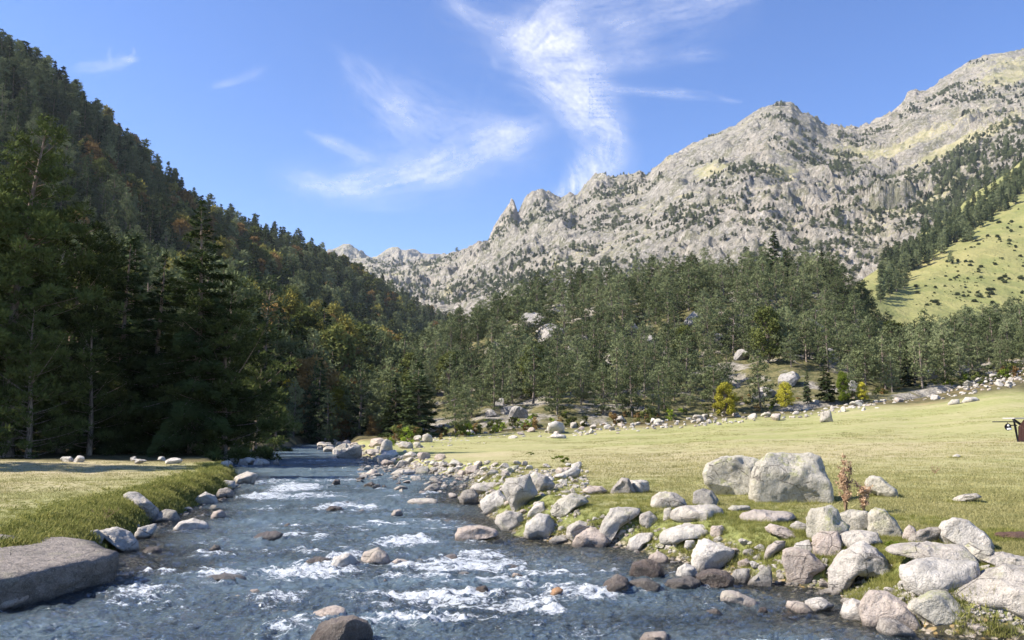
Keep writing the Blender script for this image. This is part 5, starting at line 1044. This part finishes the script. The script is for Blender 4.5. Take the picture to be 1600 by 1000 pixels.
px_band = rg.uniform(1440, 1600, 260); py_band = np.interp(px_band, [1440, 1600], [300, 225]) + rg.uniform(-14, 95, 260)
Pb = hill_px(hillE, nzE, px_band, py_band)
if len(Pb): scatter_stuff('upper_pines', Pb - [0, 0, 0.8], np.stack([rg.uniform(.7, 1.3, len(Pb))] * 3, -1), rg.uniform(0, 6.28, len(Pb)), far_p + far_f[:2], 'darker pines standing in broken groups right on the mountain side', 8)
print('TREES', len(PK), len(VX), len(LH), len(PM), len(Pst), len(Psh), len(Pb))

# ------------------------------------------------------------------ ground cover
rubble_src = [generic_rock(990 + k, 2, 0.7, mt) for k, mt in enumerate(['granite_white', 'granite', 'granite_pink', 'granite', 'granite_white', 'granite_dark'])]
def stuff_px(n, zone, s_px, seed):
    r_ = random.Random(seed); P = []; S = []
    for _ in range(n):
        px, py = zone(); p = at(px, py); P.append(p); S.append(r_.uniform(*s_px) ** 1.0 * p[1] / F / 2)
    return np.array(P), np.array(S)
P1, S1 = stuff_px(620, along([(610, 702), (700, 690), (870, 676), (1000, 667), (1100, 657), (1200, 649), (1300, 640), (1400, 627), (1500, 611), (1610, 590)], (-12, 8)), (2.5, 9), 1)
P1b, S1b = stuff_px(700, along([(1280, 636), (1350, 624), (1450, 606), (1610, 580)], (-26, 12)), (2.5, 10), 9)
P1 = np.concatenate([P1, P1b]); S1 = np.concatenate([S1, S1b])
P2, S2 = stuff_px(900, along([(560, 716), (640, 730), (740, 742), (830, 748), (920, 752)], (-16, 26)), (3, 12), 2)
P3, S3 = stuff_px(620, along([(730, 780), (810, 835), (960, 850), (1060, 876), (1200, 908), (1310, 935), (1420, 965)], (-46, 6)), (3, 12), 3)
P4, S4 = stuff_px(520, along([(1330, 938), (1400, 936), (1520, 945), (1640, 975)], (-16, 14)), (3, 9), 4)
P5, S5 = stuff_px(160, along([(130, 860), (230, 830), (300, 795), (350, 770), (390, 745)], (-4, 6)), (3, 9), 5)
PP = np.concatenate([P1, P2, P3, P4, P5]); SS = np.concatenate([S1, S2, S3, S4, S5]); rr = np.random.default_rng(5)
scatter_stuff('rubble', PP, SS, rr.uniform(0, 6.28, len(PP)), rubble_src, 'small pale stones and pebbles along the shores and rubble line', 11)
# stones of the bed seen through the water
n = 5200; yy = 1 / rr.uniform(1 / 30, 1 / 6.2, n); xx = rr.uniform(xl(yy) + 0.0, xr(yy)); bp = np.stack([xx, yy, zground(xx, yy) - 0.02], -1)
ss = rr.gamma(2.0, 0.055, n).clip(0.03, 0.34); ss = np.minimum(ss, np.maximum(0.03, -bp[:, 2] * 1.05 / 0.62 * 0.8)) 
bed_src = [generic_rock(970 + k, 2, 0.7, mt) for k, mt in enumerate(['granite_wet', 'granite_pink', 'granite', 'granite_wet', 'granite_orange', 'granite_white'])]
scatter_stuff('riverbed_stones', bp, ss, rr.uniform(0, 6.28, n), bed_src[:4] + bed_src[1:4] + bed_src[:5] + [bed_src[5]], 'brown and grey stones of the stream bed under water', 12)
# grass
def clump(seed, n, h, spread, mat, wd=0.006):
    r_ = np.random.default_rng(seed); B = np.stack([r_.normal(size=n) * spread, r_.normal(size=n) * spread, np.full(n, -0.01)], -1); D = np.stack([r_.normal(size=n) * .5, r_.normal(size=n) * .5, np.full(n, 1.0)], -1)
    v, f = tri_leaves(B, D, h * r_.uniform(.5, 1.2, n), np.full(n, wd), r_); return mesh_np('tuft', v, f, {'tint': np.repeat(r_.random(n), 3)}, False, M[mat])
def on_rock(x_, y_):
    k = np.zeros(len(x_), bool)
    for fx, fy, fr in foot: k |= ((x_ - fx) ** 2 + (y_ - fy) ** 2 < (fr * 0.8) ** 2)
    return k
n = 145000; yy = 1 / np.sqrt(rr.uniform(1 / 46 ** 2, 1 / 7.2 ** 2, n)); xx = rr.uniform(-0.80, 0.90, n) * yy
s_, lf = river_s(xx, yy); ok = (s_ < -0.10) & (~((xx < 0) & (yy > 36))) & ~on_rock(xx, yy)
xx, yy, s_ = xx[ok], yy[ok], s_[ok]; zz_ = zground(xx, yy); pt = np.stack([xx, yy, zz_], -1)
lushm = (s_ > -2.2 - 1.5 * fbm(xx, yy, 1.5, 2, 400)) & (yy < 24) | (fbm(xx, yy, 2.6, 3, 44) > 0.25) & (yy < 24) & (s_ > -5)
fringe = [clump(520 + k, 60, 0.06, 0.07, 'grass_lush', 0.012) for k in range(4)]
short = [clump(500 + k, 26, 0.045, 0.10, 'grass_blade', 0.007) for k in range(4)]; lushc = [clump(510 + k, 34, 0.13, 0.08, 'grass_lush', 0.008) for k in range(4)]
a = ~lushm; sc = rr.uniform(.7, 1.3, a.sum()) * np.interp(yy[a], [10, 40], [1.0, 1.7])
scatter_stuff('meadow_grass', pt[a], sc, rr.uniform(0, 6.28, a.sum()), short, 'short cropped yellow green grass of meadow and lawn', 21)
b = lushm & (rr.random(len(xx)) < 0.8); sc = rr.uniform(.45, 1.15, b.sum()) * np.where(xx[b] < -1.5, 0.38, 0.55)
scatter_stuff('bank_grass', pt[b], sc, rr.uniform(0, 6.28, b.sum()), lushc, 'longer lush grass along the banks and between the boulders', 22)
m_ = 9000; ty_ = rr.uniform(14, 82, m_); tx_ = rr.uniform(-0.1, 0.70, m_) * ty_; ts_, _ = river_s(tx_, ty_); k_ = (ts_ < -1.0) & (fbm(tx_, ty_, 5, 4, 444) > 0.12) & ~on_rock(tx_, ty_) & (zground(tx_, ty_, False) < 6.5) & (ty_ < 76 + 0.1 * tx_)
scatter_stuff('meadow_tufts', np.stack([tx_, ty_, zground(tx_, ty_)], -1)[k_], rr.uniform(.8, 2.0, k_.sum())[:, None] * np.array([1.8, 1.8, 1.0]), rr.uniform(0, 6.28, k_.sum()), short, 'coarser darker tufts dotted over the meadow', 25)
ft = []
for fx, fy, fr in foot:
    if fy > 32 or fr < 0.10: continue
    m_ = int(14 + 60 * fr); an = rr.uniform(0, 6.28, m_); q = fr * rr.uniform(0.80, 1.12, m_); ft.append(np.stack([fx + np.cos(an) * q, fy + np.sin(an) * q * 0.8], -1))
ft = np.concatenate(ft); fs, _ = river_s(ft[:, 0], ft[:, 1]); ft = ft[fs < -0.22]
scatter_stuff('rock_foot_grass', np.stack([ft[:, 0], ft[:, 1], zground(ft[:, 0], ft[:, 1])], -1), rr.uniform(.35, .95, len(ft)), rr.uniform(0, 6.28, len(ft)), lushc + fringe, 'grass growing up around the feet of the boulders', 27)
# mossy fringe hanging over the left bank
n = 16000; yy = 1 / rr.uniform(1 / 34, 1 / 11.5, n); off = rr.gamma(1.6, 0.30, n) - 0.14; xx = xl(yy) - off; zz_ = zground(xx, yy); ok = ~on_rock(xx, yy) & (zz_ > 0.02)
scatter_stuff('bank_fringe', np.stack([xx, yy, zz_], -1)[ok], rr.uniform(0.7, 1.5, ok.sum()), np.stack([rr.normal(size=ok.sum()) * .2, rr.uniform(0.1, 0.7, ok.sum()), rr.uniform(-.5, .5, ok.sum())], -1), fringe, 'thick moss and grass fringe of the left bank', 23)
# low heath and bushes under the trees at the edge of the rubble
hs = [joined(make_broadleaf(350 + k, 1.2, mt, 0.12, 0.16, 0.02, 0.7, 12)) for k, mt in enumerate(['beech_green', 'beech_orange', 'bush_green', 'beech_green'])]
P6, S6 = stuff_px(330, along([(610, 692), (700, 682), (870, 666), (1000, 657), (1100, 648), (1200, 640), (1300, 630), (1400, 617), (1500, 602), (1610, 582)], (-12, 4)), (1, 1.01), 6)
scatter_stuff('wood_edge_heath', P6, rr.uniform(0.4, 1.1, len(P6)), rr.uniform(0, 6.28, len(P6)), hs, 'low green and russet bushes along the edge of the wood', 24)

# dry reddish weed by the huge boulder
def weed(name, px, py, topy, nst, label, seed, spread, mat='dry_weed', seeds=True):
    r_ = np.random.default_rng(seed); g = at(px, py); h = (py - topy) * g[1] / F; e = empty(name, g); tag(e, label, 'plant'); st = Acc(); B, D = [], []
    for k in range(nst):
        an = r_.uniform(-1, 1); q = np.linspace(0, 1, 7); hh = h * r_.uniform(.55, 1.0); P = np.stack([an * spread * q ** 1.2 + 0.02 * np.sin(q * 9 + k), r_.normal() * spread * 0.5 * q, hh * q], -1)
        v, f = tube(P, 0.007 * (1.2 - q), 4); st.add(v, f)
        for j in range(7):
            w = r_.uniform(.25, 1); p = np.array([np.interp(w, q, P[:, i]) for i in range(3)]); d = r_.normal(size=3) * 0.5 + [0, 0, .6]; l = r_.uniform(.05, .16) * h; v, f = tube(np.stack([p, p + d * l * .6, p + d * l + [0, 0, l * .3]]), np.array([.004, .003, .002]), 3); st.add(v, f)
            if seeds:
                m = 34; tq = r_.random(m)[:, None]; B.append(p + d * l * tq + r_.normal(size=(m, 3)) * 0.016); D.append(r_.normal(size=(m, 3)))
    link('stem', st.mesh('stem', M[mat], True), e)
    if seeds:
        B = np.concatenate(B); D = np.concatenate(D); v, f = tri_leaves(B, D, r_.uniform(.02, .04, len(B)), np.full(len(B), .024), r_); link('seed_head', mesh_np('seed_head', v, f, {'tint': np.repeat(r_.random(len(B)), 3)}, False, M[mat]), e)
    return e
weed('dry_weed', 1322, 800, 712, 9, 'tall dry reddish weed with seed heads beside the huge boulder', 1, 0.16)
weed('dry_weed', 1350, 800, 740, 6, 'shorter dry reddish weed just right of the tall one', 2, 0.12)
weed('dead_twig', 1461, 742, 722, 6, 'small bare twiggy shrub alone on the meadow', 3, 0.14, 'dry_weed', False)
weed('dead_twig', 158, 820, 790, 4, 'thin dry stalks leaning over the left lawn bank', 4, 0.25, 'dry_weed', False)
# mole hill of bare soil
rgm = np.random.default_rng(8); U, Fc = ICO[4]
for (px, py, w, lab) in ((1583, 838, 52, 'fresh heap of dark brown soil on the meadow at the right edge'),):
    g = at(px, py); s = w * g[1] / F / 2; P = U * np.array([s, s * .8, s * .26]); P[:, 2] += 0.35 * s * 0.3 * fbm3(P / s, .3, 4, 5); P[:, :2] *= (1 + .35 * fbm3(U, .6, 3, 6))[:, None]
    o = link('soil_heap', mesh_np('soil_heap', P, Fc, None, False, M['soil'])); o.location = g; tag(o, lab, 'soil heap')
bb = [joined(make_broadleaf(370, 0.5, 'bush_green', 0.18, 0.07, 0.02, 0.5, 16))][0]
for px, py, w, lab in ((875, 722, 34, 'low dark green bush behind the far shore boulders'), (828, 711, 16, 'small green cushion plant in the far left of the meadow'), (1398, 858, 40, 'leafy green plants between the right bank blocks'), (665, 690, 26, 'flat green bush among the far boulders at the river bend')):
    g = at(px, py); s = w * g[1] / F / 1.0; o = link('low_bush', bb); o.location = g; o.scale = (s, s, s * 0.55); tag(o, lab, 'bush')

# wooden structure cut by the right edge, with a grey rail, dark board and a hanging bag
def wooden_stall():
    g = at(1600, 691); Y = g[1]; k = Y / F
    def W(px, py, dy=0.0): p = at_depth(px, py, Y); return np.array([p[0] - g[0], dy, p[2] - g[2]])
    e = empty('wooden_stall', g); tag(e, 'red brown wooden stall with grey top rail and dark projecting board', 'stall')
    # sloping ended side of upright boards
    for i, (a, b) in enumerate(((1591.5, 1596), (1596.3, 1601), (1601.3, 1606), (1606.3, 1611), (1611.3, 1616), (1616.3, 1621))):
        t0 = max(655, 655 + (1600 - a) * 1.45); t1 = max(655, 655 + (1600 - b) * 1.45); t0, t1 = (t0, t1) if a < 1600 else (655, 655)
        q = [W(a, 691), W(b, 691), W(b, t1), W(a, t0)]; V = np.array([p + [0, dy, 0] for dy in (0, 0.03) for p in q]); Fq = np.array([[0, 1, 2, 3], [7, 6, 5, 4], [0, 4, 5, 1], [1, 5, 6, 2], [2, 6, 7, 3], [3, 7, 4, 0]])
        link('plank', mesh_np('plank', V, Fq, None, False, M['wood_brown']), e)
    V, Fc = box((W(1602, 653)[0], 0.3, W(1602, 653.5)[2]), (40 * k, 0.9, 1.8 * k)); link('top_rail', mesh_np('top_rail', V, Fc, None, False, M['wood_grey']), e)
    V, Fc = box((W(1571, 659)[0], 0.1, W(1571, 659)[2]), (27 * k, 0.5, 1.5 * k)); link('board', mesh_np('board', V, Fc, None, False, M['dark']), e)
    A = Acc(); v, f = tube(np.array([W(1584, 654, .02), W(1587, 668, .02), W(1591, 691, .02)]), np.array([.035, .05, .035]), 6); A.add(v, f); link('strut', A.mesh('strut', M['dark']), e)
    A = Acc(); v, f = tube(np.array([W(1574, 664.5, .05), W(1590, 664.5, .05)]), np.array([.03, .03]), 6); A.add(v, f); v, f = tube(np.array([W(1585, 655, .1), W(1598, 664, .1)]), np.array([.06, .06]), 6); A.add(v, f); link('crossbar', A.mesh('crossbar', M['dark']), e)
    U, Fc = ICO[3]; c = W(1574, 667, -0.05); b_ = empty('hanging_bag', g + c); tag(b_, 'black and white bag hanging under the dark board of the stall', 'bag')
    P = U * np.array([5 * k, 4 * k, 5.5 * k]) * (1 + 0.15 * fbm3(U, 0.7, 3, 3))[:, None]; link('bag_body', mesh_np('bag_body', P, Fc, None, True, M['dark']), b_)
    P2 = U * np.array([3.8 * k, 3.0 * k, 2.1 * k]) + [0.4 * k, -2.2 * k, -3.2 * k]; link('bag_pocket', mesh_np('bag_pocket', P2, Fc, None, True, M['white']), b_)
    P3 = U * np.array([1.6 * k, 1.4 * k, 1.7 * k]) + [-1.2 * k, -3.2 * k, 2.0 * k]; link('bag_flap', mesh_np('bag_flap', P3, Fc, None, True, M['white']), b_)
    A = Acc(); v, f = tube(np.array([[0, 0, 4.5 * k], [0.2 * k, 0.03, 8.2 * k]]), np.array([.012, .012]), 4); A.add(v, f); link('strap', A.mesh('strap', M['dark']), b_)
wooden_stall()

# ------------------------------------------------------------------ cirrus: thin ice cloud layer at 7 km
def cirrus(name, px0, px1, py0, py1, strokes, label, seed, step=1.5, breadth=1.0):
    nx, ny = int((px1 - px0) / step), int((py1 - py0) / step); X, Y = np.meshgrid(np.linspace(px0, px1, nx), np.linspace(py0, py1, ny)); X, Y = X.ravel(), Y.ravel()
    wx = 9 * fbm(X, Y, 90, 4, seed); wy = 9 * fbm(X, Y, 90, 4, seed + 9); U, V = X + wx, Y + wy; D = np.zeros(len(X))
    for pts, wd, am, fib in strokes:                                      # curved ribbons of ice with fibres along them
        pts = np.array(pts, float); best = np.full(len(X), 1e9); tpar = np.zeros(len(X)); side = np.zeros(len(X)); n = len(pts) - 1
        for i in range(n):
            a, b = pts[i], pts[i + 1]; ab = b - a; L2 = (ab ** 2).sum(); t = np.clip(((U - a[0]) * ab[0] + (V - a[1]) * ab[1]) / L2, 0, 1); dx, dy = U - a[0] - t * ab[0], V - a[1] - t * ab[1]; d = np.hypot(dx, dy)
            k = d < best; best = np.where(k, d, best); tpar = np.where(k, (i + t) / n, tpar); side = np.where(k, np.sign(ab[0] * dy - ab[1] * dx) * d, side)
        w = np.interp(tpar, np.linspace(0, 1, len(wd)), wd); prof = np.exp(-(best / w) ** 2); fade = np.interp(tpar, [0, .12, .85, 1], [.35, 1, 1, .3])
        tl = tpar * np.hypot(*(pts[-1] - pts[0])); fn = fbm(side + 0.25 * tl * 0, tl * 0.16, 9, 4, seed + 31) if fib == 'along' else fbm(tl + side * 0.45, side * 0.18, 9, 4, seed + 41)
        D = D + am * prof * fade * np.clip(0.72 + 0.85 * fn, 0, 1.4)
    D = 0.74 * D * np.clip(0.85 + 0.7 * fbm(X, Y, 55, 5, seed + 3), 0.25, 1.4); D = 1 - np.exp(-D); D = D * np.clip(1 + 0.25 * fbm(X, Y, 5, 3, seed + 77), 0, 1.3)
    ex = np.minimum.reduce([X - px0, px1 - X, np.maximum(Y - py0, 0) + (30 if py0 < 0 else 0), py1 - Y]); D = D * sstep(0, 16, ex)
    d = ray(X, Y); P = CAM + d * (7000 / d[:, 2])[:, None]
    o = link(name, mesh_np(name, P, grid_faces(ny, nx), {'dens': np.clip(D, 0, .95)}, True, M['cloud'])); o['label'] = label; o['kind'] = 'stuff'
cirrus('cirrus_cloud', 400, 1220, -40, 340, [
    ([(800, 60), (860, 60), (890, 100), (915, 145), (938, 190), (945, 240), (915, 285), (880, 300)], [34, 44, 42, 36, 30, 30, 26, 14], 1.25, 'across'),
    ([(790, 95), (850, 110), (905, 150), (950, 205), (950, 245), (905, 290)], [22, 40, 34, 22, 22, 14], .8, 'along'),
    ([(690, -10), (740, 30), (800, 55), (850, 80)], [12, 14, 22, 26], .40, 'along'), ([(900, 60), (1000, 30), (1100, 5), (1200, -15)], [26, 24, 20, 12], .36, 'along'), ([(830, 20), (950, 0), (1080, -20)], [26, 20, 14], .34, 'along'),
    ([(840, 200), (760, 225), (700, 250), (640, 275), (560, 290), (480, 300)], [16, 24, 26, 22, 18, 12], .55, 'along'), ([(850, 200), (760, 195), (680, 185), (610, 160), (560, 110), (520, 70)], [10, 18, 26, 26, 18, 8], .24, 'along'),
    ([(480, 205), (560, 240), (640, 270), (700, 262)], [6, 12, 18, 14], .30, 'along'), ([(600, 130), (660, 200), (720, 235), (800, 245)], [30, 34, 30, 16], .24, 'along'), ([(940, 90), (1020, 90), (1130, 85)], [18, 14, 8], .24, 'along'),
    ([(440, 280), (520, 292), (600, 280)], [20, 22, 18], .22, 'along'), ([(520, 300), (640, 285), (760, 235), (860, 200)], [60, 60, 50, 30], .16, 'along'), ([(700, 20), (850, 60), (980, 50), (1150, 10)], [40, 60, 60, 40], .16, 'along'), ([(590, 150), (700, 210), (840, 215)], [60, 60, 40], .12, 'along')], 'feathery white cirrus curling across the middle of the sky', 501)
cirrus('cirrus_wisp', 90, 260, 60, 130, [([(110, 108), (150, 104), (185, 98), (212, 96)], [5, 8, 9, 4], .45, 'along'), ([(168, 98), (164, 86), (170, 74)], [4, 3, 2], .35, 'along'), ([(200, 96), (208, 84), (206, 76)], [4, 3, 2], .3, 'along')], 'tiny curled cirrus wisp above the left forest ridge', 520, 1.2)
cirrus('cirrus_wisp', 320, 460, 80, 150, [([(330, 132), (370, 125), (400, 115), (415, 103)], [4, 6, 7, 4], .25, 'along')], 'faint short cirrus wisp right of the tiny curled one', 530, 1.2)
cirrus('cirrus_wisp', 920, 1180, 115, 185, [([(930, 138), (1000, 140), (1060, 150), (1110, 156), (1160, 162)], [4, 6, 6, 5, 3], .6, 'along')], 'thin straight cirrus streak above the first mountain summit', 540, 1.2)

# ------------------------------------------------------------------ mountain air
HZ = NT('air'); pv = HZ.n('ShaderNodeVolumePrincipled'); pv.inputs['Density'].default_value = 0.00006; pv.inputs['Color'].default_value = (0.80, 0.90, 1.0, 1); pv.inputs['Anisotropy'].default_value = 0.2
HZ.t.links.new(pv.outputs[0], HZ.out.inputs['Volume'])
V, Fc = box((0, 2000, 470), (5200, 5600, 960)); o = link('haze', mesh_np('haze', V, Fc, None, False, HZ.m)); o['kind'] = 'stuff'; o['label'] = 'thin blue mountain air'
